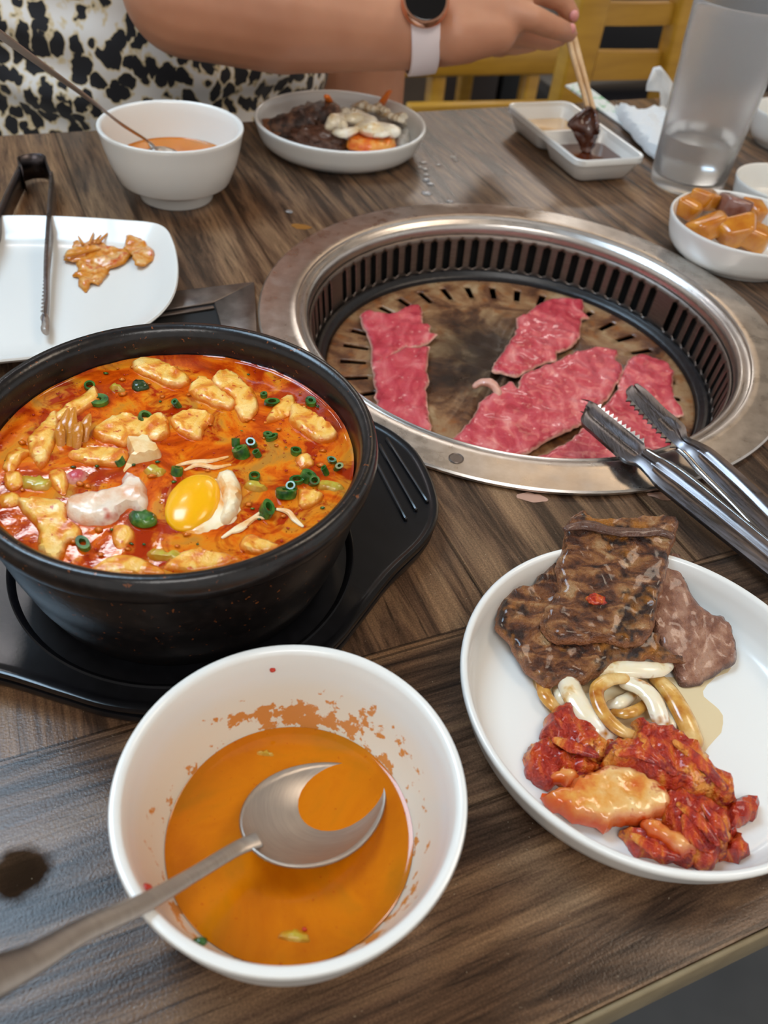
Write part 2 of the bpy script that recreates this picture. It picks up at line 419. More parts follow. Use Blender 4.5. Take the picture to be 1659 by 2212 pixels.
M['raw'] = mottled('raw_marbled_beef', [(.34, 'a82434'), (.44, 'bc3644'), (.52, 'c64650'), (.60, 'd05e62'), (.72, 'dc8480')], 70, 6, .28, bump=(.6, 330, .0012), edge=('d9a08c', .0003, .0016), spots=[('e4a098', 200, .64, .74)], stretch=(1, .5, 1), dist=1.2, coat=.45, coatr=.08, sss=.08, sssr=.003)
M['cooked'] = mottled('grilled_beef', [(.34, '2c140a'), (.43, '5a301a'), (.50, '84502c'), (.57, 'a26c3e'), (.68, 'bc9468')], 110, 7, .30, bump=(1.0, 460, .004), edge=('9c6038', .0, .0014), spots=[('2a1208', 62, .52, .60), ('b06c1c', 55, .58, .68)], stretch=(.7, 1.3, 1), dist=.7, coat=.5, coatr=.12)
M['cooked_grey'] = mottled('browned_beef', [(.38, '744632'), (.5, '94644c'), (.62, 'ae8268')], 130, 6, .30, bump=(.9, 480, .0022), edge=('5a3828', .0, .0014), coat=.5, coatr=.12)
M['onion'] = mottled('cooked_onion', [(.34, 'd09a40'), (.42, 'ecdcb8'), (.7, 'f2ecdf')], 55, 4, .2, bump=(.3, 120, .0006), spots=[('b8741a', 70, .58, .66)], coat=.5, sss=.1, sssr=.004)
M['onion_tan'] = mottled('sauced_onion', [(.33, 'a55a12'), (.5, 'd09a48'), (.7, 'e6c98c')], 90, 4, .2, bump=(.3, 200, .0006), coat=.5)
M['kimchi'] = mottled('red_kimchi', [(.36, '961604'), (.45, 'bc2e08'), (.52, 'd0500c'), (.59, 'de8022'), (.70, 'ecac54')], 75, 7, .26, bump=(1.0, 420, .003), spots=[('8c1608', 120, .54, .62)], stretch=(1.5, .7, 1), dist=.8, coat=.4, coatr=.08)
M['kimchi_pale'] = mottled('pale_kimchi_leaf', [(.33, 'c8521a'), (.44, 'dd9a48'), (.58, 'e8c284'), (.8, 'efd6a4')], 55, 5, .2, bump=(.4, 160, .001), edge=('c84a12', .0, .004), spots=[('b03008', 110, .62, .70)], coat=.6)
M['sauce'] = simple('thin_meat_juice', 'dcc8a0', .10, coat=.5)
M['soy'] = simple('dark_soy_sauce', '5a2409', .12)
M['yellow_sauce'] = simple('pale_yellow_sauce', 'd8b070', .1, coat=.5)
M['potato'] = mottled('braised_potato', [(.3, 'b0600e'), (.6, 'd08a26'), (.8, 'dc9c3c')], 60, 4, .2, bump=(.35, 200, .0008), coat=.6, sss=.08, sssr=.004)
M['potato_skin'] = mottled('purple_brown_potato_skin', [(.3, '6e3c2a'), (.6, '8a6258'), (.8, 'b08a7a')], 90, 4, .18, coat=.6)
M['skin'] = mottled('skin', [(.3, 'b0785a'), (.7, 'c48c6c')], 14, 3, .48, bump=(.12, 300, .0006), sss=.12, sssr=.01)
M['nail'] = simple('pink_nail_polish', 'd89088', .25)
M['hair'] = simple('dark_brown_hair', '1c1210', .5)
def leopard():
    s = MB_('leopard_print_fabric'); v = s.map((1, 1, .8))
    w = s.n.new('ShaderNodeMix'); w.data_type = 'VECTOR'; w.inputs[0].default_value = .03
    s.link(v, w.inputs[4]); s.link(s.noise(30, 3, .6, v, 0, 1), w.inputs[5])
    vo = s.n.new('ShaderNodeTexVoronoi'); vo.inputs['Scale'].default_value = 72; vo.inputs['Randomness'].default_value = .85
    s.link(w.outputs[1], vo.inputs['Vector'])
    d_ = d = s.math('ADD', vo.outputs['Distance'], s.math('MULTIPLY', s.math('SUBTRACT', s.noise(110, 3), .5), .28))
    base = s.ramp(d_, [(.56, 'd8c69e'), (.66, 'e6e4e0')])
    c = s.mix(s.ramp(d, [(.50, 1.), (.55, 0.)]), base, '14151c')
    s.set(col=c, rough=.8, sheen=.2); s.bump(s.noise(900, 2), .15, .0004); return s.m
M['leopard'] = leopard()
M['chair_wood'] = mottled('yellow_varnished_wood', [(.3, 'a87a1c'), (.7, 'c4942e')], 6, 4, .35, stretch=(1, 1, 8), bump=None)
M['chair_pad'] = simple('black_vinyl_pad', '18171a', .4)
M['chopstick'] = mottled('bamboo', [(.3, 'd0a878'), (.7, 'e2c298')], 200, 3, .45, stretch=(1, 1, .1), bump=None)
M['paper'] = simple('white_tissue_paper', 'e4e8ea', .8)
M['paper_print'] = MB_('printed_paper_sleeve')
_s = M['paper_print']; _c = _s.mix(_s.ramp(_s.noise(140, 2), [(.56, 0.), (.62, 1.)]), 'e2e8e4', '8fc49a')
_sp = _s.n.new('ShaderNodeSeparateXYZ'); _s.link(_s.tc.outputs['Object'], _sp.inputs[0])
_c = _s.mix(_s.ramp(_s.math('ADD', _sp.outputs[1], .5), [(.50, 0.), (.51, 1.)]), 'e2e8ea', _c); _s.set(col=_c, rough=.6); M['paper_print'] = _s.m
M['frost'] = MB_('frosted_clear_plastic').set(col='ffffff', rough=.22, trans=.9, ior=1.3).m
M['water'] = MB_('water').set(col='f2f4f4', rough=.02, trans=1, ior=1.33).m
M['watch_strap'] = simple('white_rubber_strap', 'e8dcdc', .5)
M['rose_gold'] = simple('rose_gold', 'd8a48a', .2, 1)
M['black_glass'] = simple('black_glass', '08080a', .05)
M['floor'] = mottled('grey_floor_tile', [(.3, '4c5054'), (.7, '6a6e72')], 4, 4, .4, bump=None)
M['wall'] = simple('warm_wall_paint', 'c8b8a4', .7)
M['ceil'] = simple('ceiling_paint', 'd8d0c6', .8)
M['dark_panel'] = mottled('dark_wood_panel', [(.3, '2a2220'), (.7, '40332c')], 8, 4, .5, bump=None)
M['greybrown'] = mottled('grey_brown_panel', [(.3, '6e6054'), (.7, '857565')], 8, 4, .6, bump=None)
# ------------------------------------------------------------------ the room
def quad(name, a, b, c, d, m, th=.02, kind='structure'):
    n = (Vector(b)-Vector(a)).cross(Vector(d)-Vector(a)).normalized()*th
    V = [Vector(p) for p in (a, b, c, d)]+[Vector(p)-n for p in (a, b, c, d)]
    F = [(0, 1, 2, 3), (7, 6, 5, 4), (0, 4, 5, 1), (1, 5, 6, 2), (2, 6, 7, 3), (3, 7, 4, 0)]
    o = mobj(name, V, F, m, smooth=False); o['kind'] = kind; return o
FZ = -.75; CZ = 1.85
quad('floor', (-3.2, -1.6, FZ), (4.2, -1.6, FZ), (4.2, 6, FZ), (-3.2, 6, FZ), M['floor'])
quad('ceiling', (-3.2, -1.6, CZ), (-3.2, 6, CZ), (4.2, 6, CZ), (4.2, -1.6, CZ), M['ceil'])
quad('wall_back', (-3.2, 6, FZ), (4.2, 6, FZ), (4.2, 6, CZ), (-3.2, 6, CZ), M['wall'])
for i, (x, y, sx, sy, c, st) in enumerate(PANELS):
    e = empty('ceiling_light', (x, y, CZ), ['wide cool white ceiling panel above the front left of the table', 'small bright ceiling panel over the stew side of the table',
        'warm dim ceiling panel beyond the far right of the table', 'warm bright ceiling panel over the right end of the table', 'long ceiling panel far behind the table',
        'small ceiling panel far behind on the left', 'added white fill panel on the ceiling behind the near side of the table'][i], 'lamp')
    boxo('frame', (x, y, CZ-.012), (sx+.04, sy+.04, .02), simple('lamp_frame', 'd8d8d8', .5), e, bev=.003)
    me = MB_('lamp_diffuser').set(col='ffffff', rough=.6, em=c, ems=st).m
    boxo('diffuser', (x, y, CZ-.024), (sx, sy, .006), me, e, bev=0)
# ------------------------------------------------------------------ the table
GC = Vector((.0811, .539, 0))
GR = .168    # cut-out under the grill ring
tb = empty('dining_table', L(.35, .45, FZ), 'brown wood-grain barbecue table that everything stands on', 'table')
def tabletop():
    s0, s1, n0, n1 = -.62, 1.02, .0465, .8466
    g = (GC.dot(E1), GC.dot(E2)); N = 96
    vl = (T(440, 690).dot(E1), T(440, 690).dot(E2))
    pts = []; k = 24
    def side(a, b, n):
        return [Vector((a[0]+(b[0]-a[0])*i/n, a[1]+(b[1]-a[1])*i/n)) for i in range(n)]
    pts += side((s0, n0), (s1, n0), k)+side((s1, n0), (s1, n1), k//2)+side((s1, n1), (s0, n1), k)+side((s0, n1), (s0, n0), k//2)
    no = len(pts)
    pts += [Vector((g[0]+GR*cos(2*pi*i/N), g[1]+GR*sin(2*pi*i/N))) for i in range(N)]
    edges = [(i, (i+1) % no) for i in range(no)]+[(no+i, no+(i+1) % N) for i in range(N)]
    vs, es, fs, *_ = delaunay_2d_cdt(pts, edges, [], 0, 1e-7)
    fs = [f for f in fs if hypot(sum(vs[i].x for i in f)/len(f)-g[0], sum(vs[i].y for i in f)/len(f)-g[1]) > GR*.999]
    nv = len(vs); V = [Vector((v.x, v.y, 0)) for v in vs]+[Vector((v.x, v.y, -.0235)) for v in vs]
    F = [tuple(f) for f in fs]+[tuple(nv+i for i in f)[::-1] for f in fs]; cnt = set()
    for f in fs:
        for i in range(len(f)): cnt.add((f[i], f[(i+1) % len(f)]))
    for a, b in cnt:
        if (b, a) not in cnt: F.append((b, a, nv+a, nv+b))
    o = mobj('tabletop', V, F, M['table'], None, smooth=False, centre=False)
    o.rotation_euler = (0, 0, TH); o.parent = tb; o.location = -Vector(tb.location)
    for (a, b) in (((s0, n0), (s1, n0)), ((s0, n1), (s1, n1))):
        pa = L(a[0], a[1], -.0122); pb = L(b[0], b[1], -.0122); sg = -1 if a[1] == n0 else 1
        bar('edge_band', pa+E2*.0012*sg, pb+E2*.0012*sg, .0022, .0232, M['edge'], tb, bev=.0008)
tabletop()
pc = L(g0 := GC.dot(E1), GC.dot(E2), 0)
boxo('pedestal', (pc.x, pc.y, -.42), (.42, .42, .60), M['black_base'], tb, E1, E2, .01)
boxo('foot_plate', (pc.x, pc.y, -.735), (.62, .56, .03), M['black_base'], tb, E1, E2, .006)
# ------------------------------------------------------------------ the grill
gr = empty('table_grill', (GC.x, GC.y, -.05), 'round steel barbecue grill sunk into the table middle', 'grill')
GX = (GC.x, GC.y, 0)
ring = [(.1690, .0006), (.1838, .0006), (.1849, .0018), (.1849, .0032), (.1838, .0042), (.1650, .0046), (.1605, .0046), (.1594, .0040), (.1588, .0022), (.1572, .0014), (.1562, .0002), (.1552, -.0006),
        (.1546, .0010), (.1536, .0018), (.1525, .0012), (.1510, -.0010), (.1503, -.0045), (.1508, -.0090), (.1540, -.0100), (.1620, -.0060), (.1650, -.0004)]
lathe('rim_ring', ring, M['steel'], GX, 180, gr, sharp=40)
def slotted_wall():
    ns = 76; per = 8; n = ns*per; zs = [-.0075, -.0115, -.0125, -.0140, -.0345, -.0360, -.0370, -.0425]
    V = []; F = []
    for z in zs:
        r = .1500-(-.0075-z)*.09
        for i in range(n):
            a = 2*pi*i/n; V.append(GC+Vector((r*cos(a), r*sin(a), z)))
    for j in range(len(zs)-1):
        for i in range(n):
            k = i % per
            if j == 1 or j == 5: hole = k in (3, 4)
            elif 2 <= j <= 4: hole = k in (2, 3, 4, 5)
            else: hole = False
            if (i//per) % 26 == 7: hole = False
            if not hole: F.append((j*n+i, j*n+(i+1) % n, (j+1)*n+(i+1) % n, (j+1)*n+i))
    o = mobj('slotted_wall', V, F, M['steel_dk'], gr, sharp=0)
    m = o.modifiers.new('t', 'SOLIDIFY'); m.thickness = .0012; m.offset = -1
slotted_wall()
lathe('outer_shell', [(.158, -.009), (.160, -.009), (.158, -.060), (.02, -.066), (.02, -.064), (.156, -.058)], M['slot_dark'], GX, 96, gr)
lathe('black_seal_ring', [(.1462, -.0470), (.1462, -.0405), (.1452, -.0375), (.1432, -.0362), (.1412, -.0366), (.1398, -.0382), (.1388, -.0400), (.1378, -.0405), (.1366, -.0440), (.1366, -.0470)], M['black_iron'], GX, 160, gr)
def panz(rr): return -.0430+.0035*max(0, 1-(rr/.10)**2)
def pan():
    s = MB_('greasy_bronze_grill_pan')
    n1 = s.noise(26, 6, .65, None, .7); n2 = s.noise(80, 5, .6)
    c = s.ramp(n1, [(.34, '3a2014'), (.44, '653e26'), (.52, '8a6240'), (.60, '9c7c58'), (.72, 'b09474')])
    c = s.mix(s.ramp(n2, [(.55, 0.), (.68, .75)]), c, '8a4c12')
    vd = s.n.new('ShaderNodeVectorMath'); vd.operation = 'DISTANCE'; vd.inputs[1].default_value = (-.012, .012, .006)
    s.link(s.tc.outputs['Object'], vd.inputs[0])
    dd = s.math('ADD', vd.outputs['Value'], s.math('MULTIPLY', s.math('SUBTRACT', n1, .5), .10))
    c = s.mix(s.ramp(dd, [(.03, .95), (.085, 0.)]), c, '1c110c')
    s.set(col=c, metal=.0, rough=s.ramp(n2, [(.3, .22), (.7, .5)]), coat=.2, coatr=.15); s.bump(s.mix(.5, n2, s.noise(300, 3)), .5, .0016)
    rs = [0.004, .012, .02, .03, .04, .05, .06, .07, .08, .09, .1, .1075, .109, .111, .123, .125, .1265, .131, .1345, .1365]
    per = 12; n = 36*per; V = []; F = []; cdir = Vector((.30, .95, 0)).normalized(); cper = Vector((.95, -.30, 0)).normalized()
    for r in rs:
        for i in range(n):
            a = 2*pi*i/n; p = Vector((r*cos(a), r*sin(a), 0)); z = panz(r)
            # a patch of parallel ridges in the middle
            u = p.dot(cper); w = p.dot(cdir); k = max(0, 1-(u/.055)**4)*max(0, 1-(w/.085)**4)
            z += .0021*k*cos(u/.0125*2*pi)
            V.append(GC+p+Vector((0, 0, z)))
    for j in range(len(rs)-1):
        for i in range(n):
            k = i % per
            hole = (11 <= j <= 15) and (k in (5, 6) or (12 <= j <= 14 and k in (4, 5, 6, 7))) and False or ((11 <= j <= 15 and k in (5, 6, 7)))
            if not hole: F.append((j*n+i, j*n+(i+1) % n, (j+1)*n+(i+1) % n, (j+1)*n+i))
    F.append(tuple(range(n))[::-1])
    o = mobj('grill_pan', V, F, s.m, gr, sharp=0)
    m = o.modifiers.new('t', 'SOLIDIFY'); m.thickness = .0022; m.offset = -1 if False else 1
    m.offset = -1
pan()
# embossed round stamp on the front of the ring
lathe('stamp', [(.0001, .0047), (.0036, .0047), (.0040, .0051), (.0044, .0047), (.0044, .0044), (.0001, .0044)], M['steel_dk'], tuple(T(983, 1003, 0).to_2d())+(0,), 32, gr)
# steel control plate between grill and pot
def plate_frame():
    out = [(350, 640), (548, 616), (556, 700), (560, 760), (300, 760), (300, 690)]
    P = [T(x, y, 0) for x, y in out]
    s0 = P[0]; a = T(345, 640); b = T(548, 617); c = T(553, 770); d = T(300, 790)
    ih = [T(322, 684), T(463, 660), T(484, 712), T(500, 770)+Vector((0, 0, 0)), T(300, 800)]
    e = empty('control_panel', (a+c)/2*1.0, 'flat steel frame with a dark recess between grill and black pot', 'panel')
    # frame as bars around the recess
    def strip(p, q, r_, t, zz=.003):
        V = [Vector((v.x, v.y, z)) for z in (.0004, zz) for v in (p, q, r_, t)]
        F = [(3, 2, 1, 0), (4, 5, 6, 7), (0, 1, 5, 4), (1, 2, 6, 5), (2, 3, 7, 6), (3, 0, 4, 7)]
        return V, F
    V1, F1 = strip(T(330, 642), T(549, 616), T(463, 660), T(318, 683))
    V2, F2 = strip(T(549, 616), T(560, 790), T(500, 790), T(463, 660))
    o = mobj('frame', V1+V2, F1+[tuple(8+i for i in f) for f in F2], M['steel_dk'], e, smooth=False); bevel(o, .0006, 1)
    V3, F3 = strip(T(318, 683), T(463, 660), T(500, 790), T(290, 800), .0012)
    o = mobj('recess_floor', V3, F3, M['slot_dark'], e, smooth=False)
    bar('recess_lip', T(322, 686, .0022), T(462, 664, .0022), .003, .002, M['steel_dk'], e, bev=.0006)
plate_frame()
# ------------------------------------------------------------------ raw beef on the pan
def C4(p): return [T(500+x*.6986, 400+y*.6986, -.037) for x, y in p]
def onpan(extra=0.0):
    return lambda x, y: panz(hypot(x-GC.x, y-GC.y))+.0022+extra+.0012*noise.noise(Vector((x*60, y*60, 3)))
RAW = [
 ('pink raw beef slice on the pan, far end of the left strip', [(400,392),(430,378),(475,392),(515,383),(545,366),(572,362),(592,376),(590,418),(612,430),(614,455),(640,462),(600,490),(575,498),(540,500),(500,520),(470,545),(436,548),(430,480),(405,425)], .0005),
 ('pink raw beef slice on the pan, near end of the left strip', [(436,548),(470,535),(505,522),(540,502),(575,508),(612,503),(606,560),(608,610),(603,655),(610,715),(617,760),(582,768),(545,752),(500,735),(452,705),(445,640),(438,590)], .0022),
 ('raw beef strip lying at the far right of the pan', [(950,362),(985,348),(1020,343),(1060,348),(1090,352),(1093,385),(1112,402),(1085,410),(1082,455),(1062,490),(1030,512),(1008,520),(1000,545),(950,562),(905,585),(880,598),(840,588),(803,578),(812,556),(838,520),(865,478),(880,455),(882,410),(915,392)], .0008),
 ('largest raw beef slice in the middle front of the pan', [(680,792),(715,752),(745,722),(765,680),(800,655),(838,628),(865,618),(885,640),(892,602),(960,570),(1010,548),(1060,525),(1120,508),(1165,508),(1192,518),(1190,545),(1207,560),(1205,590),(1190,622),(1160,665),(1120,705),(1080,742),(1020,772),(960,802),(920,826),(870,842),(820,835),(760,815)], .0026),
 ('raw beef slice on the right of the pan under the tong jaws', [(1205,585),(1225,540),(1250,518),(1290,522),(1325,532),(1365,560),(1368,610),(1372,650),(1400,688),(1392,710),(1350,700),(1330,712),(1372,760),(1350,815),(1290,812),(1230,780),(1170,735),(1140,700),(1185,640)], .0010),
 ('small raw beef end at the front of the pan beside the tongs', [(945,842),(985,818),(1030,800),(1065,775),(1095,748),(1140,762),(1190,800),(1235,850),(1180,866),(1100,870),(1020,868)], .0016),
]
for i, (lb, pts, ex) in enumerate(RAW):
    o = slab('raw_beef_slice', C4(pts), 0, .0028, M['raw'], res=.0028, jag=.0016, jagf=160, bumpa=.0011, bumpf=130, er=.002, seed=i+1, lift=onpan(ex))
    setp(o, lb, 'meat', 'raw beef slices on the grill')
o = tube('meat_curl', [T(500+x*.6986, 400+y*.6986, z) for x, y, z in ((752, 622, -.033), (775, 610, -.030), (802, 612, -.029), (820, 632, -.031), (826, 655, -.034))], [.0022, .0034, .0036, .0032, .0026], M['raw'], n=12, flat=.7, rough=.2)
setp(o, 'little curled raw beef scrap beside the largest slice', 'meat')
# ------------------------------------------------------------------ trays under the stone pot
PC = Vector((-.0905, .2715, 0))
def tray(z0, dz, lb, rs=1.0):
    e = empty('pot_tray', (PC.x, PC.y, z0), lb, 'tray', 'black pot trays under the stew')
    N = 240
    tabl = [(-20, .0903), (-11, .0925), (-3, .0965), (4.2, .1035), (10, .1130), (15, .1205), (21, .1270), (29, .1318), (42, .1388), (52, .1390), (57, .1370), (63, .1320), (69, .1240), (76, .1080), (84, .0950), (92, .0903)]
    def wing(d):
        d = (d+180) % 360-180
        if d < -20 or d > 92: return .0903
        for (a0, r0), (a1, r1) in zip(tabl, tabl[1:]):
            if a0 <= d <= a1: t = (d-a0)/(a1-a0); return r0+(r1-r0)*t
    def outr(a):
        d = math.degrees(a)
        return rs*sum(max(wing(d+k), wing(234-d-k)) for k in (-3, -1.5, 0, 1.5, 3))/5
    prof = [(0, .0), (.80, .0), (.965, .0008), (.99, .0030), (1.0, .0056), (.995, .0074), (.975, .0078), (.955, .0068), (.93, .0064)]
    V = []; F = []
    for k, (f, z) in enumerate(prof):
        for i in range(N):
            a = 2*pi*i/N; R = outr(a)
            r = R-(1-f)*.0903 if f > .7 else .02
            V.append(Vector((PC.x+r*cos(a), PC.y+r*sin(a), z0+z)))
    inner = [(.0790, .0062), (.0785, .0072), (.0770, .0066), (.0755, .0034), (.02, .0030)]
    for r, z in inner:
        for i in range(N):
            a = 2*pi*i/N; V.append(Vector((PC.x+r*cos(a), PC.y+r*sin(a), z0+z)))
    K = len(prof)+len(inner)
    for k in range(K-1):
        for i in range(N): F.append((k*N+i, k*N+(i+1) % N, (k+1)*N+(i+1) % N, (k+1)*N+i))
    F.append(tuple(range(N))[::-1]); F.append(tuple((K-1)*N+i for i in range(N)))
    mobj('tray_body', V, F, M['tray'], e, sharp=60)
    for p, q in (((836, 948), (922, 1082)), ((820, 962), (898, 1100)), ((806, 985), (876, 1120))):     # three raised ribs on each handle
        p = T(*p, z0+.0072); q = T(*q, z0+.0072)
        for mir in (0, 1):
            if mir:
                ax = E1*2; p = p-ax*((p-PC).dot(E1)); q = q-ax*((q-PC).dot(E1))
            tube('grip_rib', [p, p.lerp(q, .5), q], [.0011]*3, M['tray'], e, n=8, sub=3)
    return e
tray(.0004, 0, 'lower of the two black plastic trays stacked under the stew pot', .99)
tray(.0076, 0, 'upper black plastic tray holding the stew pot, ribbed handles')
TZ = .0106
pt = empty('stone_pot', (PC.x, PC.y, TZ), 'black glazed earthenware pot full of red tofu stew', 'pot')
pz = .0815
lathe('pot_body', [(.002, TZ+.0002), (.064, TZ+.0002), (.0665, TZ+.002), (.0715, .026), (.0760, .042), (.0790, .056), (.0800, .0665), (.0802, .0705), (.0836, .0718), (.0851, .0745), (.0855, .0785), (.0848, .0820), (.0832, .0842),
    (.0806, .0840), (.0786, .0822), (.0773, .0796), (.0766, .072), (.0752, .062), (.0722, .044), (.066, .028), (.055, .020), (.002, .018)], M['pot'], (PC.x, PC.y, 0), 160, pt, closed=False, sharp=60)
SZ = .0700
def stew():
    N = 140; V = []; F = []; rs = [0, .01, .02, .03, .04, .05, .06, .068, .0735, .0755, .07565]
    V.append(PC+Vector((0, 0, SZ)))
    for r in rs[1:]:
        for i in range(N):
            a = 2*pi*i/N; p = PC+Vector((r*cos(a), r*sin(a), 0))
            z = SZ+.0006*noise.noise(p*110)+(.0009 if r > .0755 else 0)
            V.append(Vector((p.x, p.y, z)))
    for i in range(N): F.append((0, 1+i, 1+(i+1) % N))
    for k in range(len(rs)-2):
        for i in range(N): F.append((1+k*N+i, 1+(k+1)*N+i, 1+(k+1)*N+(i+1) % N, 1+k*N+(i+1) % N))
    b = len(V)
    for i in range(N):
        a = 2*pi*i/N; V.append(PC+Vector((.0735*cos(a), .0735*sin(a), .055)))
    k0 = 1+(len(rs)-2)*N
    for i in range(N): F.append((k0+i, b+i, b+(i+1) % N, k0+(i+1) % N))
    F.append(tuple(b+i for i in range(N)))
    setp(mobj('stew_broth', V, F, M['stew'], sharp=0), 'glossy orange red broth filling the black pot', 'soup', kind='stuff')
stew()
def C5(p, z=SZ): return [T(x*.5787, 680+y*.5787, z) for x, y in p]
TOFU = [
 ('pale tofu slab at the back rim of the stew', [(500,175),(560,168),(625,192),(690,225),(700,252),(660,272),(580,245),(508,212)], .0042),
 ('fan shaped tofu piece behind the centre of the stew', [(765,245),(800,268),(860,310),(872,338),(848,352),(790,340),(722,305),(712,280),(740,252)], .0048),
 ('tall rounded tofu piece leaning behind the fan shaped one', [(830,220),(872,222),(925,272),(955,318),(955,365),(905,395),(878,352),(862,312),(800,268),(798,240)], .0040),
 ('tofu scrap beside a green onion ring, back right of the stew', [(1040,325),(1085,305),(1100,330),(1090,368),(1050,390),(990,405),(1008,372)], .0036),
 ('oblong tofu piece nearest the right rim of the stew', [(1092,350),(1130,355),(1190,388),(1240,430),(1247,460),(1195,476),(1130,442),(1085,398)], .0052),
 ('rough square tofu piece in the middle of the stew', [(700,365),(780,375),(792,402),(760,430),(752,465),(700,455),(655,428),(650,390)], .0042),
 ('broad lumpy tofu piece left of the stew middle', [(355,440),(420,392),(480,380),(540,398),(590,378),(625,418),(610,458),(560,472),(500,465),(470,490),(430,480),(380,468)], .0046),
 ('long flat tofu piece behind the pointed bean curd skin', [(265,525),(300,505),(400,500),(465,512),(470,540),(430,562),(340,558),(288,548)], .0040),
 ('curved tofu strip at the back left of the stew', [(350,275),(368,325),(330,348),(270,382),(220,402),(214,375),(250,340),(300,310)], .0040),
 ('leaning tofu piece behind the shrimp tail', [(205,372),(215,420),(190,520),(150,570),(118,522),(110,470),(150,425)], .0042),
 ('small tofu piece near the left rim of the pot', [(70,505),(110,515),(82,545),(45,592),(15,572),(28,530)], .0034),
 ('tofu crumb by the left rim below the small piece', [(30,600),(70,590),(86,638),(45,655),(20,632)], .0036),
 ('low tofu sheet at the far left of the stew', [(0,680),(60,670),(82,700),(30,722),(2,716)], .0030),
 ('reddish tofu piece above the pale pork', [(190,590),(240,585),(252,640),(240,672),(200,645)], .0034),
 ('biggest tofu piece at the front left of the stew', [(80,702),(160,700),(248,722),(245,770),(295,800),(290,842),(250,850),(238,890),(215,925),(170,910),(140,850),(150,810),(95,745)], .0048),
 ('tofu crumb in front of the pork', [(422,800),(470,788),(502,828),(470,870),(432,862)], .0030),
 ('yellow tofu chunk at the front right of the stew', [(900,862),(932,830),(990,840),(1042,872),(1000,892),(930,892)], .0044),
 ('speckled tofu sheet along the front rim', [(350,962),(400,922),(470,900),(560,938),(602,970),(500,978),(420,975)], .0040),
 ('second speckled tofu sheet along the front rim, right', [(622,950),(662,905),(740,878),(800,895),(870,905),(895,922),(820,945),(700,965)], .0036),
 ('tiny yellow tofu cube at the right of the stew', [(1112,540),(1150,530),(1170,560),(1125,576)], .0046),
 ('small orange tofu scrap near the right front rim', [(1120,658),(1200,670),(1192,700),(1130,722)], .0034),
]
def inpot(p, lim=.0742):
    q = []
    for v in p:
        d = Vector((v.x, v.y, 0))-PC
        if d.length > lim: d = d.normalized()*lim
        q.append(PC+d)
    return q
for i, (lb, pts, h) in enumerate(TOFU):
    mx = sum(p[0] for p in pts)/len(pts); my = sum(p[1] for p in pts)/len(pts); pts = [(mx+(x-mx)*1.08, my+(y-my)*1.08) for x, y in pts]
    o = slab('tofu_piece', inpot(C5(pts)), SZ-.0012, h*.62+.0010, M['tofu'], res=.0018, jag=.0010, jagf=150, bumpa=.0008, bumpf=160, er=.0012, seed=i+11, thin_edge=.55, sm=4)
    setp(o, lb, 'tofu', 'tofu pieces in the stew')
o = slab('bean_curd_skin', inpot(C5([(470,465),(520,470),(552,462),(592,500),(602,532),(560,548),(500,560),(458,592),(470,555),(484,535)])), SZ-.001, .0052, M['tofu_pale'], res=.0022, jag=.0005, bumpa=.0005, er=.002, seed=41)
setp(o, 'pointed pale bean curd skin left of the egg', 'tofu')
o = slab('pork_slice', inpot(C5([(250,702),(330,672),(440,658),(462,610),(512,610),(542,640),(552,720),(535,745),(480,722),(430,770),(380,790),(300,780),(252,750)])), SZ-.001, .0050, M['pork'], res=.0022, jag=.0008, bumpa=.0016, bumpf=120, er=.003, seed=42)
setp(o, 'whitish pork slice left of the egg in the stew', 'meat')
o = slab('red_meat_scrap', inpot(C5([(240,600),(290,582),(330,590),(320,615),(270,632)])), SZ-.001, .0034, M['raw'], res=.002, jag=.0005, er=.002, seed=43)
setp(o, 'tiny pink meat scrap behind the pork in the stew', 'meat')
eg = empty('egg', C5([(740, 700)])[0], 'raw egg with a bright yellow yolk in the stew', 'egg')
slab('egg_white', inpot(C5([(700,640),(760,600),(800,600),(880,610),(905,680),(898,750),(860,785),(800,812),(730,822),(665,812),(660,780),(700,740)])), SZ-.0018, .0026, M['egg_white'], eg, res=.002, jag=.0008, bumpa=.0006, er=.003, seed=44)
yl = C5([(622, 712)])[0]; yr_ = C5([(816, 690)])[0]; yt = C5([(735, 603)])[0]; yb = C5([(712, 815)])[0]
ey = (yl+yr_+yt+yb)/4; yr = (yr_-yl).length/2
blob('yolk', (ey.x, ey.y, SZ+.0002), (yr*1.02, (yt-yb).length/2, .0046), M['yolk'], eg, amp=.03, f=1.2, sub=4, rot=-.05)
slab('egg_white_lobe', inpot(C5([(812,612),(850,598),(885,615),(902,680),(885,745),(855,780),(825,775),(835,710),(820,650)])), SZ, .0048, M['egg_white'], eg, res=.002, jag=.0006, bumpa=.001, er=.003, seed=45)
# shrimp tail: pointed fins
st = empty('shrimp_tail', C5([(285, 430)])[0], 'orange shrimp tail sticking out of the stew', 'shrimp')
for i, (a, b, w) in enumerate((((240, 490), (255, 350), .0028), ((262, 500), (278, 345), .0024), ((285, 505), (300, 400), .0024), ((310, 480), (335, 370), .0026), ((228, 500), (225, 400), .0022))):
    p0 = C5([a], SZ-.001)[0]; p1 = C5([b], SZ+.006)[0]
    tube('tail_fin', [p0, (p0+p1)/2+Vector((0, 0, .002)), p1], [w*.7, w, .0006], M['shrimp'], st, n=8, sub=4, flat=.35)
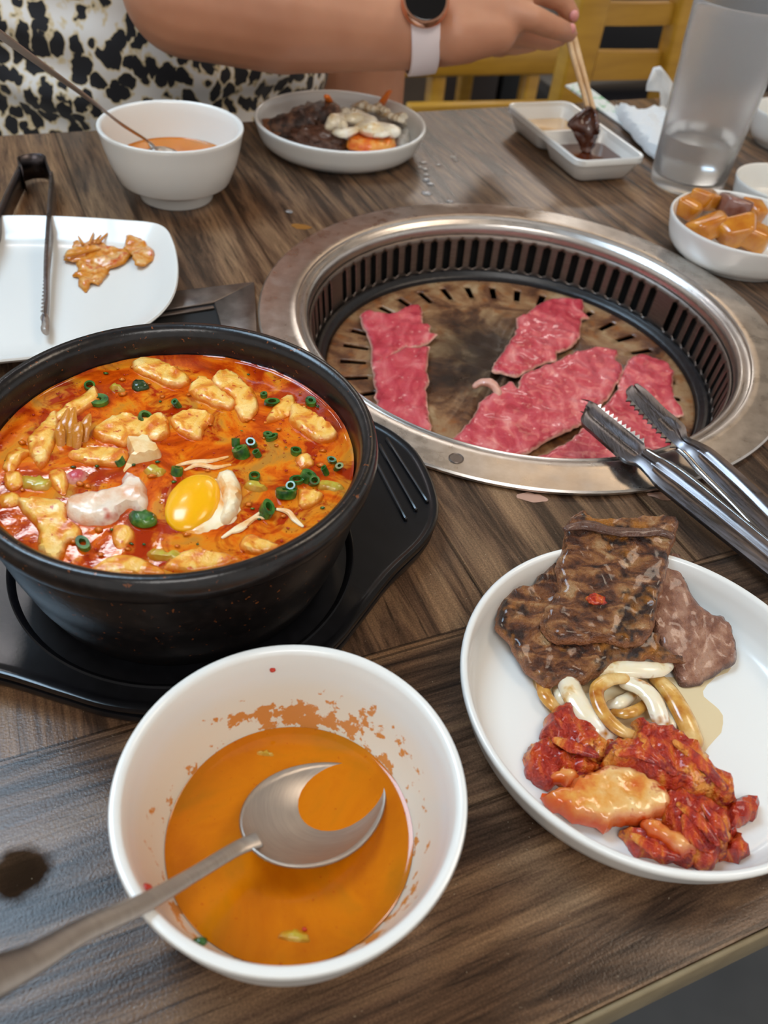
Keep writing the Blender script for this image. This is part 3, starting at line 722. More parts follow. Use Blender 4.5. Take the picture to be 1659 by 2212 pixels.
# scallions
RL = {}
def ring_label(c, i):
    d = c-PC; h = ('three', 'two', 'one', 'twelve', 'eleven', 'ten', 'nine', 'eight', 'seven', 'six', 'five', 'four')[round(math.degrees(atan2(d.y, d.x))/30) % 12]
    r = hypot(d.x, d.y); w = 'by the rim' if r > .058 else 'halfway out' if r > .032 else 'near the middle'
    k = 'green onion ring at %s o\'clock, %s' % (h, w); RL[k] = RL.get(k, 0)+1
    return k+('', ', beside another', ' in front of two others', ' at the row end', ' the smallest there', ' the lowest there')[RL[k]-1]
def ringpiece(name, c, r, h, m, rot, tilt, lb, grp, parent=None):
    n = 14; V = []; F = []
    R = Matrix.Rotation(rot, 3, 'Z') @ Matrix.Rotation(tilt, 3, 'X')
    hf = .25+.35*abs(sin(rot*3)); sq_ = .45+.5*abs(cos(rot*2.3)); prof = [(hf+.05, -.5), (1, -.5), (1.05, 0), (1, .5), (hf+.05, .5), (hf, 0)]
    for (f, z) in prof:
        for i in range(n):
            a = 2*pi*i/n; V.append(Vector(c)+R @ Vector((r*f*cos(a), r*sq_*f*sin(a), z*h)))
    k = len(prof)
    for j in range(k):
        for i in range(n): F.append((j*n+i, j*n+(i+1) % n, ((j+1) % k)*n+(i+1) % n, ((j+1) % k)*n+i))
    return setp(mobj(name, V, F, m, sharp=40), lb, 'vegetable', grp)
for i, (x, y, r) in enumerate([(370,320,24),(540,388,22),(1015,330,20),(1160,325,18),(335,268,14),(660,335,11),(1015,458,17),(940,480,14),(900,515,20),(1105,510,14),(450,550,14),(660,588,14),(950,605,14),
      (1068,665,24),(995,730,26),(1108,618,18),(1150,605,20),(1170,625,13),(310,855,22),(1262,570,12),(1090,645,12),(985,300,10),(1240,545,12),(1215,585,10),(1000,450,12),(960,520,10),(880,480,10)]):
    c = C5([(x, y)], SZ+.0008)[0]; c = inpot([c], .072)[0]; c.z = SZ+.0008; rr = r*.5787/4700*1.45
    ringpiece('green_onion_ring', c, max(rr, .0017), .0022+.0012*(i % 3), M['scallion'], i*1.7, .5*sin(i*2.1), ring_label(c, i), 'green onion rings in the stew')
for i, (x, y, r, ln, lb) in enumerate([(580,585,30,.4,'pale leek piece behind the egg in the stew'), (135,630,34,.8,'wide pale green leek piece at the left of the stew'), (950,642,26,.6,'pale leek piece right of the egg'),
      (620,900,26,1.6,'long pale leek strip at the front of the stew'), (1230,640,28,.9,'flat pale leek piece by the right rim'), (440,275,22,.5,'pale leek piece at the back of the stew')]):
    c = C5([(x, y)])[0]; rr = r*.5787/4700
    w = rr*(1+ln)
    P = [Vector((c.x+w*cos(a)*1.0, c.y+rr*sin(a), 0)) for a in [k*pi/4 for k in range(8)]]
    setp(slab('leek_piece', inpot(P), SZ-.0012, .0032, M['scallion_pale'], res=.0018, er=.0016, jag=.0014, jagf=260, bumpa=.0006, seed=60+i), lb, 'vegetable')
o = slab('green_onion_leaf', C5([(482,752),(510,742),(560,742),(585,760),(582,788),(535,800),(492,785)]), SZ+.0005, .0028, M['scallion'], res=.0018, er=.0015, seed=70)
setp(o, 'bright green onion leaf in front of the egg and pork', 'vegetable')
o = slab('dark_leaf', C5([(490,262),(520,250),(552,256),(556,276),(520,286),(495,280)]), SZ, .0024, M['seaweed'], res=.0018, er=.0015, seed=71, jag=.0006)
setp(o, 'blackish green leaf at the back of the stew', 'vegetable')
for i, (pts) in enumerate([[(830,832),(880,800),(930,770),(970,738)], [(850,815),(900,800),(945,760),(985,760)], [(1030,725),(1075,735),(1100,765),(1130,790)], [(660,562),(720,550),(790,545),(850,530)], [(690,580),(740,560),(800,570),(860,560)]]):
    P = C5(pts, SZ+.0004); tube_ = tube('egg_strand', P, [.0006, .0013, .0012, .0006], M['egg_white'], n=8, sub=5, flat=.6, rough=.2)
    setp(tube_, ['upper wisp of cooked egg right of the yolk', 'lower wisp of cooked egg right of the yolk', 'curled egg wisp near the right front rim', 'long egg wisp behind the yolk', 'short egg wisp just behind the yolk'][i], 'egg')
def flakes(name, n, seed, sizes, m, lb, zo):
    random.seed(seed); V = []; F = []
    for i in range(n):
        r = .072*sqrt(random.random()); a = random.uniform(0, 2*pi); c = PC+Vector((r*cos(a), r*sin(a), SZ+zo)); w = random.uniform(*sizes); o = len(V); k = random.randint(5, 7); a0 = random.random()*6
        V.append(c+Vector((0, 0, w*.30)))
        for j in range(k):
            q = a0+2*pi*j/k; rr = w*random.uniform(.55, 1.1); V.append(c+Vector((rr*cos(q), rr*sin(q)*.8, 0)))
        V.append(c-Vector((0, 0, w*.3)))
        for j in range(k):
            F.append((o, o+1+j, o+1+(j+1) % k)); F.append((o+k+1, o+1+(j+1) % k, o+1+j))
    setp(mobj(name, V, F, m, sharp=0), lb, 'crumbs', kind='stuff')
flakes('chilli_flakes', 170, 21, (.0004, .0010), M['chilli'], 'tiny red chilli flakes scattered over the stew', .0007)
flakes('tofu_crumbs', 60, 22, (.0010, .0026), M['tofu'], 'small broken tofu crumbs floating all over the stew', .0006)
flakes('onion_bits', 36, 23, (.0007, .0016), M['scallion'], 'tiny dark green onion bits floating all over the stew', .0007)
# ------------------------------------------------------------------ soup bowls
def bowl(c, lb, soupmat, sz, stain):
    e = empty('soup_bowl', (c.x, c.y, .0002), lb, 'bowl')
    prof = [(.002, .0022), (.0262, .0022), (.0268, .0002), (.0290, .0002), (.0296, .0020), (.0292, .0072), (.0300, .0082), (.0430, .0146), (.0440, .0160), (.0500, .0300), (.0535, .0430), (.0556, .0535), (.0564, .0556), (.0560, .0568), (.0548, .0572),
            (.0532, .0566), (.0524, .0550), (.0510, .0490), (.0488, .0400), (.0462, .0320), (.0428, .0240), (.0370, .0150), (.0270, .0085), (.002, .0062)]
    at = [0]*(len(prof)-8)+[0, .0, .7, 1, 1, .8, .5, .3]
    o = lathe('bowl_body', [(r, z) for r, z in prof], M['white_soup'] if stain else M['white'], (c.x, c.y, 0), 128, e, closed=False, attr=at, sharp=50)
    # liquid
    import bisect
    inn = [(r, z) for r, z in prof[-10:]][::-1]
    def ri(z):
        for (r0, z0), (r1, z1) in zip(inn, inn[1:]):
            if z0 <= z <= z1: return r0+(r1-r0)*(z-z0)/(z1-z0)
    R = ri(sz)
    lp = [(.001, .0068)]+[(r-.0004, z+.0002) for r, z in inn if .0068 < z < sz-.001]+[(ri(sz+.0006)-.0003, sz+.0006), (R-.0012, sz+.0001), (R-.003, sz), (.001, sz)]
    setp(lathe('soup', lp, soupmat, (c.x, c.y, 0), 96, None, closed=False, sharp=70), 'orange soup in the ' + ('front' if stain else 'rear left')+' white bowl', 'soup', kind='stuff')
    return e
BF = Vector((-.0189, .1346, 0)); BB = Vector((-.2008, .6765, 0))
bowl(BF, 'white soup bowl in front with spoon and orange splashes inside', M['broth'], .0232, True)
bowl(BB, 'white soup bowl beyond the left plate with a long spoon', M['broth'], .030, False)
def spoon(name, neck, tip, width, depth, hand, hw, lb, m, roll=0):
    e = empty(name, neck, lb, 'spoon')
    d = (tip-neck); Ln = d.length; d.normalize(); s = Vector((0, 0, 1)).cross(d).normalized(); u = d.cross(s).normalized()
    if roll: Rr = Matrix.Rotation(roll, 3, d); s = Rr @ s; u = Rr @ u
    NU, NV = 28, 20; V = []; F = []
    for i in range(NU+1):
        t = .5-.5*cos(pi*i/NU); w = width/2*(max(0, sin(pi*min(1, t**.86)))**.52) if 0 < i < NU else .0006
        for j in range(NV+1):
            v = -1+2*j/NV; dep = -depth*(max(0, 1-v*v)**.9)*(sin(pi*t)**.75 if 0 < i < NU else 0)
            V.append(neck+d*(t*Ln)+s*(w*v)+u*dep)
    for i in range(NU):
        for j in range(NV): F.append((i*(NV+1)+j, (i+1)*(NV+1)+j, (i+1)*(NV+1)+j+1, i*(NV+1)+j+1))
    o = mobj('spoon_bowl', V, F, m, e, sharp=0)
    k = o.modifiers.new('t', 'SOLIDIFY'); k.thickness = .0011; k.offset = 0
    V, F = [], []
    path = cr([neck+d*.004]+hand, 10); ww = interp(hw, 10); V, F = tube_vf(path, ww, 16, .34)
    mobj('handle', V, F, m, e, sharp=0)
    return e
nk = T(538, 1824, .0370); tp = T(818, 1678, .0218)
spoon('soup_spoon', nk, tp, .0405, .0078, [nk+Vector((-.004, -.003, .0015)), T(420, 1888, .0465), T(312, 1950, .0592), T(180, 2010, .071), T(70, 2072, .081), T(-60, 2130, .092), T(-160, 2185, .100)],
      [.0030, .0026, .0026, .0031, .0036, .0044, .0064, .0070], 'steel spoon dipping into the front soup bowl', M['steel_spoon'], -.10)
nb = T(330, 318, .034); tbp = nb+Vector((.030, -.020, -.014))
spoon('soup_spoon', nb, tbp, .034, .007, [nb+Vector((-.006, .003, .004)), T(262, 268, .062), T(190, 212, .087), T(90, 140, .125), T(-20, 60, .165), T(-60, 32, .18)],
      [.0022, .0024, .0028, .0032, .0036, .004, .0045], 'long thin spoon leaning in the rear left soup bowl', M['steel_spoon'])
# bits in the front soup
def C2(x, y, z): return T(200+x*.5184, 1360+y*.5184, z)
def leek(x, y, lb, w=.011):
    c = C2(x, y, .0236); P = [c+Vector((w*.5*cos(a), w*.32*sin(a) if sin(a) > 0 else w*.10*sin(a), 0)) for a in [k*pi/5 for k in range(10)]]
    setp(slab('leek_slice', P, .0222, .0020, M['scallion_pale'], res=.0015, er=.001, seed=int(x)), lb, 'vegetable')
leek(840, 1290, 'pale green slice floating at the front of the near soup')
leek(715, 520, 'green slice floating behind the spoon in the near soup', .008)
leek(720, 965, 'green slice half under the spoon neck in the near soup', .005)
for x, y, z, s, lb in ((750, 170, .0495, .0012, 'red chilli flake on the back inner wall of the front bowl'), (228, 1075, .048, .0016, 'red chilli flake beside the spoon handle inside the front bowl'), (883, 1248, .0238, .0008, 'tiny red fleck floating in the near soup')):
    # put on the bowl's inner wall
    p = C2(x, y, z); d = Vector((p.x, p.y, 0))-BF
    R = .0488+(z-.04)*(.0022/.009) if z > .03 else None
    if R: d = d.normalized()*(R-.0004); p = BF+d+Vector((0, 0, z))
    setp(blob('chilli_flake', p, (s, s*.8, s*.6), M['chilli'], amp=.3, seed=x, sub=2), lb, 'chilli flake')
p = C2(425, 1335, .040); d = (Vector((p.x, p.y, 0))-BF).normalized()*.0478
setp(blob('green_scrap', BF+d+Vector((0, 0, .040)), (.0022, .0014, .001), M['scallion'], amp=.3, seed=3, sub=2), 'dark green scrap stuck inside the near wall of the front bowl', 'vegetable')
# ------------------------------------------------------------------ round plates
def plate(c, lb, R=.0798, H=.0270, name='serving_plate'):
    k = R/.0798; h = H/.027
    pr_ = [(.002, .0018), (.0560, .0018), (.0568, .0002), (.0600, .0002), (.0610, .0018), (.0680, .0040), (.0735, .0085), (.0765, .0150), (.0785, .0220), (.0797, .0250), (.0796, .0265), (.0788, .0272), (.0774, .0270), (.0764, .0258),
           (.0750, .0200), (.0730, .0120), (.0700, .0075), (.0650, .0054), (.0560, .0046), (.002, .0044)]
    e = lathe(name, [(r*k, z*h) for r, z in pr_], M['white_plate'], (c.x, c.y, .0002), 128, None, closed=False, sharp=60)
    return setp(e, lb, 'plate')
PF = Vector((.1180, .2139, 0)); PB = Vector((-.0822, .8193, 0))
plate(PF, 'white round plate front right with grilled beef, onions and kimchi')
plate(PB, 'white round plate at the back beside the rear soup bowl')
def CA(p, z): return [T(960+x*.4213, 1080+y*.4213, z) for x, y in p]
# sauce puddle
o = slab('meat_juice', CA([(470,900),(520,1060),(600,1130),(900,1200),(1100,1300),(1330,1300),(1420,1100),(1330,980),(1500,830),(1300,900),(1000,900),(700,900)], .0052), .0047, .0005, M['sauce'], res=.004, er=.001, jag=.002, jagf=90, seed=5)
setp(o, 'shiny tan juice pooled on the plate around the onions', 'sauce', kind='stuff')
ax = (T(960+800*.4213, 1080+650*.4213, .01)-T(960+900*.4213, 1080+150*.4213, .01)).to_2d()
def rise(z0, z1, pa, pb):
    a = T(960+pa[0]*.4213, 1080+pa[1]*.4213, .02); b = T(960+pb[0]*.4213, 1080+pb[1]*.4213, .02); d = b-a; l2 = d.x*d.x+d.y*d.y
    def f(x, y):
        t = max(0, min(1, ((x-a.x)*d.x+(y-a.y)*d.y)/l2)); return z0+(z1-z0)*t
    return f
ONI = [([(800,885),(900,868),(1020,872),(1100,868),(1150,845)], [.0040,.0050,.0050,.0044,.0030], 'onion', .0125, 'white onion strip tucked under the beef, nearest the meat'),
 ([(628,915),(665,1010),(730,1105),(790,1165),(850,1215)], [.0055,.0062,.0060,.0056,.0045], 'onion', .0115, 'thickest white onion strip, left of the curled ones'),
 ([(930,915),(850,920),(785,965),(790,1040),(840,1125),(910,1185),(985,1210)], [.003,.0036,.0038,.0036,.0036,.0034,.0025], 'onion_tan', .0150, 'brown sauced onion curl in the middle of the onions'),
 ([(925,935),(1000,960),(1065,1020),(1100,1100),(1120,1190)], [.0040,.0048,.005,.0048,.004], 'onion', .0130, 'white onion arc right of the brown curl'),
 ([(1085,915),(1150,980),(1205,1070),(1250,1160),(1285,1245)], [.0040,.0048,.0052,.0052,.0046], 'onion_tan', .0105, 'rightmost sauced onion strip reaching the kimchi'),
 ([(1040,1040),(980,1080),(920,1095),(865,1085)], [.0026,.003,.003,.002], 'onion_tan', .0100, 'short tan onion piece lying across inside the curls'),
 ([(492,910),(512,990),(545,1040),(590,1080)], [.003,.0036,.0036,.003], 'onion_tan', .0090, 'leftmost tan onion strip at the edge of the beef'),
 ([(590,960),(610,1010),(640,1060)], [.004,.0044,.004], 'onion', .0078, 'small white onion piece behind the leftmost strip'),
 ([(960,1000),(900,1040),(850,1050)], [.003,.0034,.003], 'onion', .0080, 'short white onion piece at the bottom of the curls'),
 ([(1130,1200),(1160,1150),(1150,1080)], [.003,.0034,.003], 'onion', .0080, 'short pale onion piece between the two right strips')]
for i, (pts, rad, mm, z, lb) in enumerate(ONI):
    n = len(pts); P = [CA([p], z-.0025*abs(2*j/(n-1)-1)**2)[0] for j, p in enumerate(pts)]
    setp(tube('onion_strip', P, [r*.86 for r in rad], M[mm], n=14, sub=6, flat=.62, rough=.06, seed=i), lb, 'onion', 'onion strips on the front plate')
BEEF = [
 ('dull brown beef slice at the right under the top slice', [(1100,350),(1180,330),(1195,400),(1215,480),(1260,535),(1330,600),(1420,622),(1478,690),(1505,775),(1500,820),(1430,845),(1380,880),(1330,910),(1240,918),(1195,860),(1110,745),(1060,670),(1040,500)], 'cooked_grey', rise(.0055, .0190, (1300, 850), (1100, 420)), .0030),
 ('charred brown beef slice at the left under the top slice', [(310,512),(375,470),(425,478),(470,435),(500,400),(540,372),(585,380),(600,460),(700,560),(860,640),(1000,690),(1090,690),(1112,748),(1170,780),(1240,822),(1130,822),(1060,800),(1000,832),(930,820),(860,828),(800,882),(730,905),(640,892),(545,938),(495,900),(400,812),(330,712),(265,642),(275,580)], 'cooked', rise(.0095, .0180, (600, 850), (600, 420)), .0046),
 ('topmost grilled beef slice, folded and leaning on the plate rim', [(622,135),(660,118),(700,100),(735,135),(800,142),(900,155),(1000,150),(1080,148),(1150,158),(1168,200),(1160,260),(1140,310),(1130,400),(1112,480),(1092,560),(1082,640),(1040,690),(960,700),(890,688),(830,672),(740,682),(620,688),(545,655),(512,595),(530,505),(580,455),(602,440),(582,385),(576,310),(600,240)], 'cooked', rise(.0180, .0330, (800, 690), (880, 150)), .0042)]
BEEFZ = [.012, .015, .026]
for i, (lb, pts, mm, lf, th) in enumerate(BEEF):
    P = CA(pts, BEEFZ[i])
    o = slab('grilled_beef_slice', P, 0, th, M[mm], res=.0022, jag=.0014, jagf=170, bumpa=.0016, bumpf=120, er=.0022, seed=20+i, lift=lf)
    setp(o, lb, 'meat', 'grilled beef on the front plate')
fz = rise(.0180, .0330, (800, 690), (880, 150))
P = CA([(622,150),(690,112),(720,130),(900,165),(1100,165),(1165,190)], .0355)
setp(tube('meat_fold', [P[0], P[2], P[3], P[4], P[5]], [.0016, .0028, .0026, .0024, .0014], M['cooked_grey'], n=10, rough=.3, flat=.7), 'thin curled beef edge along the top of the uppermost slice', 'meat')
p = CA([(780, 510)], .0285)[0]
setp(blob('kimchi_scrap', p, (.0042, .003, .0016), M['kimchi'], amp=.35, seed=8, sub=3), 'small red scrap stuck on the topmost beef slice', 'kimchi')
KIM = [
 ('kimchi', [(520,1230),(620,1130),(760,1220),(980,1230),(1250,1300),(1420,1480),(1500,1560),(1480,1700),(1400,1800),(1200,1760),(1050,1690),(900,1620),(700,1560),(600,1450),(500,1380)], .0050, .0050, 'bottom layer of red kimchi showing between the other leaves'),
 ('kimchi', [(510,1190),(540,1112),(592,1060),(650,1080),(700,1130),(750,1175),(805,1222),(832,1270),(810,1340),(740,1330),(600,1280),(530,1242)], .0060, .0085, 'red kimchi leaf next to the white onion, back left of the pile'),
 ('kimchi', [(415,1335),(450,1262),(500,1262),(600,1292),(720,1322),(800,1380),(720,1422),(600,1402),(540,1470),(450,1422)], .0055, .0070, 'leftmost red kimchi leaf of the pile'),
 ('kimchi_pale', [(542,1392),(620,1372),(700,1412),(640,1460),(548,1442)], .0080, .0050, 'small pale kimchi stem end at the left of the pile'),
 ('kimchi_pale', [(510,1512),(620,1482),(700,1432),(780,1392),(870,1372),(1000,1402),(1100,1470),(1152,1560),(1102,1622),(960,1652),(850,1672),(700,1642),(580,1580)], .0085, .0070, 'large pale cabbage leaf in the middle of the kimchi'),
 ('kimchi', [(830,1282),(900,1222),(972,1228),(985,1150),(1050,1155),(1120,1172),(1200,1208),(1290,1270),(1335,1340),(1400,1392),(1475,1465),(1442,1530),(1350,1522),(1250,1502),(1180,1482),(1050,1432),(960,1382),(840,1352)], .0110, .0090, 'biggest dark red kimchi leaf across the top of the pile'),
 ('kimchi', [(1150,1500),(1260,1490),(1350,1540),(1432,1602),(1472,1700),(1440,1790),(1382,1865),(1280,1850),(1200,1782),(1150,1682),(1120,1600)], .0080, .0080, 'orange red kimchi leaf at the front right of the pile'),
 ('kimchi_pale', [(1030,1655),(1080,1640),(1180,1690),(1262,1752),(1290,1802),(1200,1792),(1100,1742)], .0125, .0046, 'narrow pale kimchi rib lying over the front of the pile'),
 ('kimchi', [(935,1692),(1000,1680),(1100,1742),(1240,1802),(1372,1862),(1300,1882),(1150,1852),(1000,1812),(940,1762)], .0058, .0070, 'lowest kimchi leaf, by the near plate rim'),
 ('kimchi', [(1440,1582),(1500,1532),(1580,1520),(1612,1572),(1600,1622),(1540,1650),(1480,1682)], .0055, .0080, 'rolled kimchi piece sticking out at the right'),
 ('kimchi', [(1440,1765),(1500,1710),(1542,1762),(1556,1802),(1482,1842),(1420,1830)], .0055, .0070, 'small kimchi end at the right near the plate rim')]
for i, (mm, pts, z, th, lb) in enumerate(KIM):
    P = CA(pts, z+th*.4); cc = sum(P, Vector())/len(P); P = [cc+(p-cc)*1.05 for p in P]
    o = slab('kimchi_leaf', P, z, th, M[mm], res=.0018, jag=.0022, jagf=230, bumpa=.0030 if mm == 'kimchi' else .0012, bumpf=200, er=.0034, seed=30+i, thin_edge=.3)
    setp(o, lb, 'kimchi', 'kimchi pieces on the front plate')
for i, (a, b, c) in enumerate((((1180,1240),(1290,1330),(1440,1480)), ((1010,1200),(1060,1300),(1180,1400)), ((1200,1560),(1300,1640),(1400,1760)), ((560,1230),(650,1260),(780,1310)), ((1330,1560),(1400,1660),(1440,1740)), ((960,1720),(1080,1790),(1200,1830)), ((880,1300),(980,1290),(1100,1350)), ((1230,1620),(1270,1720),(1340,1790)))):
    zz = [.0205, .0205, .0165, .0145, .0165, .0130, .0205, .0165][i]
    P = [CA([q], zz)[0] for q in (a, b, c)]
    setp(tube('kimchi_strip', P, [.0012, .0030, .0014], M['kimchi'], n=10, sub=6, flat=.6, rough=.35, seed=i), ['dark kimchi strip on the right ridge of the pile', 'kimchi strip running down from the onions', 'middle kimchi strip on the front right leaf', 'kimchi strip along the back left leaf', 'kimchi strip at the right edge of the front right leaf', 'kimchi strip on the lowest leaf', 'kimchi strip across the top left of the biggest leaf', 'kimchi strip beside the narrow pale rib'][i], 'kimchi')
# ------------------------------------------------------------------ squarish plate at the left with tongs and shrimp shells
def left_plate():
    e = empty('side_plate', T(130, 630, .0002), 'white square plate with soft corners at the left edge', 'plate')
    pz_ = .016
    px = [(345,489),(375,525),(386,590),(372,650),(325,700),(250,733),(150,765),(0,784)]
    P = [T(x, y, pz_) for x, y in px]
    top = [T(x, y, pz_) for x, y in ((0, 470), (100, 470), (250, 478))]
    cx = Vector((-.262, .478, pz_))
    out = P+[Vector((-.262, .385, pz_)), Vector((-.318, .395, pz_)), Vector((-.352, .425, pz_)), Vector((-.365, .480, pz_)), Vector((-.352, .535, pz_)), Vector((-.325, .560, pz_))]+top
    O = cr(out, 6, True); C = sum(O, Vector())/len(O)
    prof = [(0, .0012, 0), (.60, .0012, 0), (.64, .0002, 0), (.68, .0002, 0), (.70, .002, 0), (.85, .006, 0), (.985, .0145, 0), (1.0, .0165, 0), (.993, .0176, 0), (.975, .0172, 0), (.88, .0095, 0), (.74, .0052, 0), (.60, .0042, 0), (0, .0040, 0)]
    V = []; F = []; N = len(O)
    for f, z, _ in prof:
        f = max(f, .02)
        for p in O: V.append(Vector((C.x+(p.x-C.x)*f, C.y+(p.y-C.y)*f, z+.0002)))
    for k in range(len(prof)-1):
        for i in range(N): F.append((k*N+i, k*N+(i+1) % N, (k+1)*N+(i+1) % N, (k+1)*N+i))
    F.append(tuple(range(N))[::-1]); F.append(tuple((len(prof)-1)*N+i for i in range(N)))
    mobj('plate_body', V, F, M['white_plate'], e, sharp=60)
left_plate()
def C6(p, z): return [T(x*.2411, 300+y*.2411, z) for x, y in p]
sh = [('orange shrimp body shell lying across the square plate', [(565,1065),(600,985),(740,955),(900,925),(1010,950),(1110,975),(1200,995),(1120,1085),(950,1142),(760,1092),(620,1082)], .0062),
      ('shrimp tail fan at the right end of the shells', [(1120,780),(1180,812),(1280,900),(1385,1005),(1335,1090),(1220,1112),(1172,1020),(1105,960),(1125,880)], .0085),
      ('crumpled shrimp head shell nearest the viewer on the square plate', [(680,1090),(820,1085),(960,1100),(985,1150),(930,1240),(880,1292),(810,1290),(765,1352),(700,1280),(705,1230),(650,1205),(690,1150)], .0050),
      ('spiky shrimp leg shells behind the body shell', [(700,872),(760,860),(820,835),(870,870),(930,865),(992,830),(965,905),(800,950),(640,955),(650,930)], .0055)]
for i, (lb, pts, z) in enumerate(sh):
    o = shell_ = slab('shrimp_shell', C6(pts, z+.002), z, .0026, M['shrimp'], res=.0022, jag=.0012, jagf=250, bumpa=.0014, bumpf=200, er=.003, seed=50+i, lift=lambda x, y: .0022*noise.noise(Vector((x*130, y*130, 0))))
    setp(o, lb, 'shrimp shell', 'shrimp shells on the square plate')
for i, (a, b) in enumerate((((800,940),(840,835)), ((740,940),(700,870)), ((880,930),(985,825)), ((850,930),(905,862)), ((600,1050),(900,985)))):
    P = C6([a, ((a[0]+b[0])/2, (a[1]+b[1])/2), b], .0105)
    tube('shrimp_leg', P, [.0012, .001, .0005], M['shrimp'], shell_, n=6, sub=3)
# ------------------------------------------------------------------ tongs
def strip_arm(name, st, m, parent, th=.0009, groove=.0012, flange=.005, up=Vector((0, 0, 1)), sub=6, gstart=.0):
    """st: stations (edge a, edge b) in space; cross section has a groove and a turned-down flange at each edge"""
    A = cr([s[0] for s in st], sub); B = cr([s[1] for s in st], sub); V = []; F = []
    cs = [(0, -flange*.5), (0, 0), (.22, .0004), (.40, .0005), (.46, -groove*.6), (.60, -groove*.6), (.66, .0005), (.84, .0004), (1, 0), (1, -flange)]
    n = len(cs)
    for i, (a, b) in enumerate(zip(A, B)):
        t = (A[min(i+1, len(A)-1)]-A[max(0, i-1)]).normalized(); nn = t.cross(b-a).normalized()
        if nn.dot(up) < 0: nn = -nn
        for f, h in cs: V.append(a+(b-a)*f+nn*h)
    for i in range(len(A)-1):
        for j in range(n-1): F.append((i*n+j, i*n+j+1, (i+1)*n+j+1, (i+1)*n+j))
    o = mobj(name, V, F, m, parent, sharp=60); k = o.modifiers.new('t', 'SOLIDIFY'); k.thickness = th; k.offset = 0
    return o
def teeth(A, B, n, h, outd, m, parent, th=.0009, depth=.003):
    """row of triangular teeth along the edge A-B, pointing along outd"""
    V = []; F = []
    for i in range(n):
        p = A.lerp(B, i/n); q = A.lerp(B, (i+1)/n); t = (p+q)/2+outd*h; dz = Vector((0, 0, -th)); o = len(V)
        V += [p, q, t, p+dz, q+dz, t+dz]; F += [(o, o+1, o+2), (o+5, o+4, o+3), (o, o+3, o+4, o+1), (o+1, o+4, o+5, o+2), (o+2, o+5, o+3, o)]
    return mobj('teeth', V, F, m, parent, smooth=False)
def CT(x, y, z): return T(1200+x*.2767, 780+y*.2767, z)
tg = empty('serving_tongs', CT(900, 900, .006), 'steel tongs resting on the grill rim with tips over the raw beef', 'tongs')
zt = .010
j1 = [(CT(225,400,.006), CT(262,310,.008)), (CT(205,470,.006), CT(330,355,.009)), (CT(300,560,.008), CT(430,440,.011)), (CT(420,665,.010), CT(560,540,.013)), (CT(540,765,.012), CT(680,630,.015)), (CT(640,800,.013), CT(700,690,.016)),
      (CT(720,880,.013), CT(790,745,.017)), (CT(800,968,.013), CT(890,800,.017)), (CT(1000,1130,.013), CT(1100,950,.017)), (CT(1659,1660,.012), CT(1760,1490,.016)), (CT(2300,2180,.010), CT(2380,2020,.014)), (CT(2700,2560,.009), CT(2790,2420,.012))]
strip_arm('arm', j1, M['steel_dark_handle'], tg)
j2 = [(CT(575,205,.008), CT(640,180,.010)), (CT(560,262,.008), CT(720,240,.012)), (CT(700,420,.010), CT(850,370,.014)), (CT(850,570,.012), CT(1000,500,.016)), (CT(950,665,.013), CT(1028,590,.017)), (CT(1040,730,.013), CT(1130,640,.017)),
      (CT(1150,850,.013), CT(1235,700,.017)), (CT(1400,1100,.013), CT(1470,900,.017)), (CT(1659,1375,.012), CT(1760,1180,.016)), (CT(2300,2010,.010), CT(2400,1800,.014)), (CT(2790,2420,.009), CT(2900,2330,.012))]
strip_arm('arm', j2, M['steel_dark_handle'], tg)
# bright inner side walls and the teeth
def wall_strip(pts, h, m, parent):
    V = []; F = []
    P = cr(pts, 5)
    for p, in zip(P): V += [p, p+h]
    for i in range(len(P)-1): F.append((2*i, 2*i+2, 2*i+3, 2*i+1))
    o = mobj('side_wall', V, F, m, parent, sharp=0); k = o.modifiers.new('t', 'SOLIDIFY'); k.thickness = .0009; k.offset = 0
wd = (CT(900, 780, .010)-CT(860, 830, .016))
wall_strip([CT(700,690,.0165), CT(790,745,.0172), CT(890,800,.0175), CT(1100,950,.0175), CT(1760,1490,.0165)], Vector((.0026, .0022, -.0012)), M['steel_polish'], tg)
wall_strip([CT(975,668,.0132), CT(1050,735,.0135), CT(1150,850,.0135), CT(1400,1100,.0135), CT(1659,1375,.0125)], Vector((-.0028, -.0008, -.0020)), M['steel_polish'], tg)
od1 = (CT(520, 470, .01)-CT(470, 530, .01)).normalized(); teeth(CT(320, 348, .0085), CT(690, 640, .0165), 11, .0042, od1, M['steel_polish'], tg)
od2 = -(CT(860, 500, .01)-CT(760, 560, .01)).normalized(); teeth(CT(565, 275, .0085), CT(945, 668, .0132), 11, .0042, od2, M['steel_polish'], tg)
tube('spring_bend', [CT(2700,2560,.010)+Vector((0,0,0)), CT(2900,2640,.010), CT(2960,2520,.010), CT(2860,2370,.010)], [.004]*4, M['steel_dark_handle'], tg, n=8)
# rear tongs standing on edge
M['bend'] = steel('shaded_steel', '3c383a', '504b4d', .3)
rt = empty('serving_tongs', C6([(330, 300)], .001)[0], 'dark steel tongs lying open on the white square plate', 'tongs')
def ribbon(name, pts, h0, h1, m, parent, th=.0012, sub=6):
    """upright strip: (px, py, z of the lower edge), height"""
    P = cr([p for p, z in pts], sub); V = []; F = []; hs = interp([z for p, z in pts], sub)
    for p, h in zip(P, hs): V += [p, p+Vector((0, 0, h*.5)), p+Vector((0, 0, h))]
    for i in range(len(P)-1):
        for j in (0, 1): F.append((3*i+j, 3*i+3+j, 3*i+4+j, 3*i+1+j))
    o = mobj(name, V, F, m, parent, sharp=0); k = o.modifiers.new('t', 'SOLIDIFY'); k.thickness = th; k.offset = 0
    return o
def low(x, y, z): return T(x*.2411, 300+y*.2411, z)
zb = .003; hb = .020
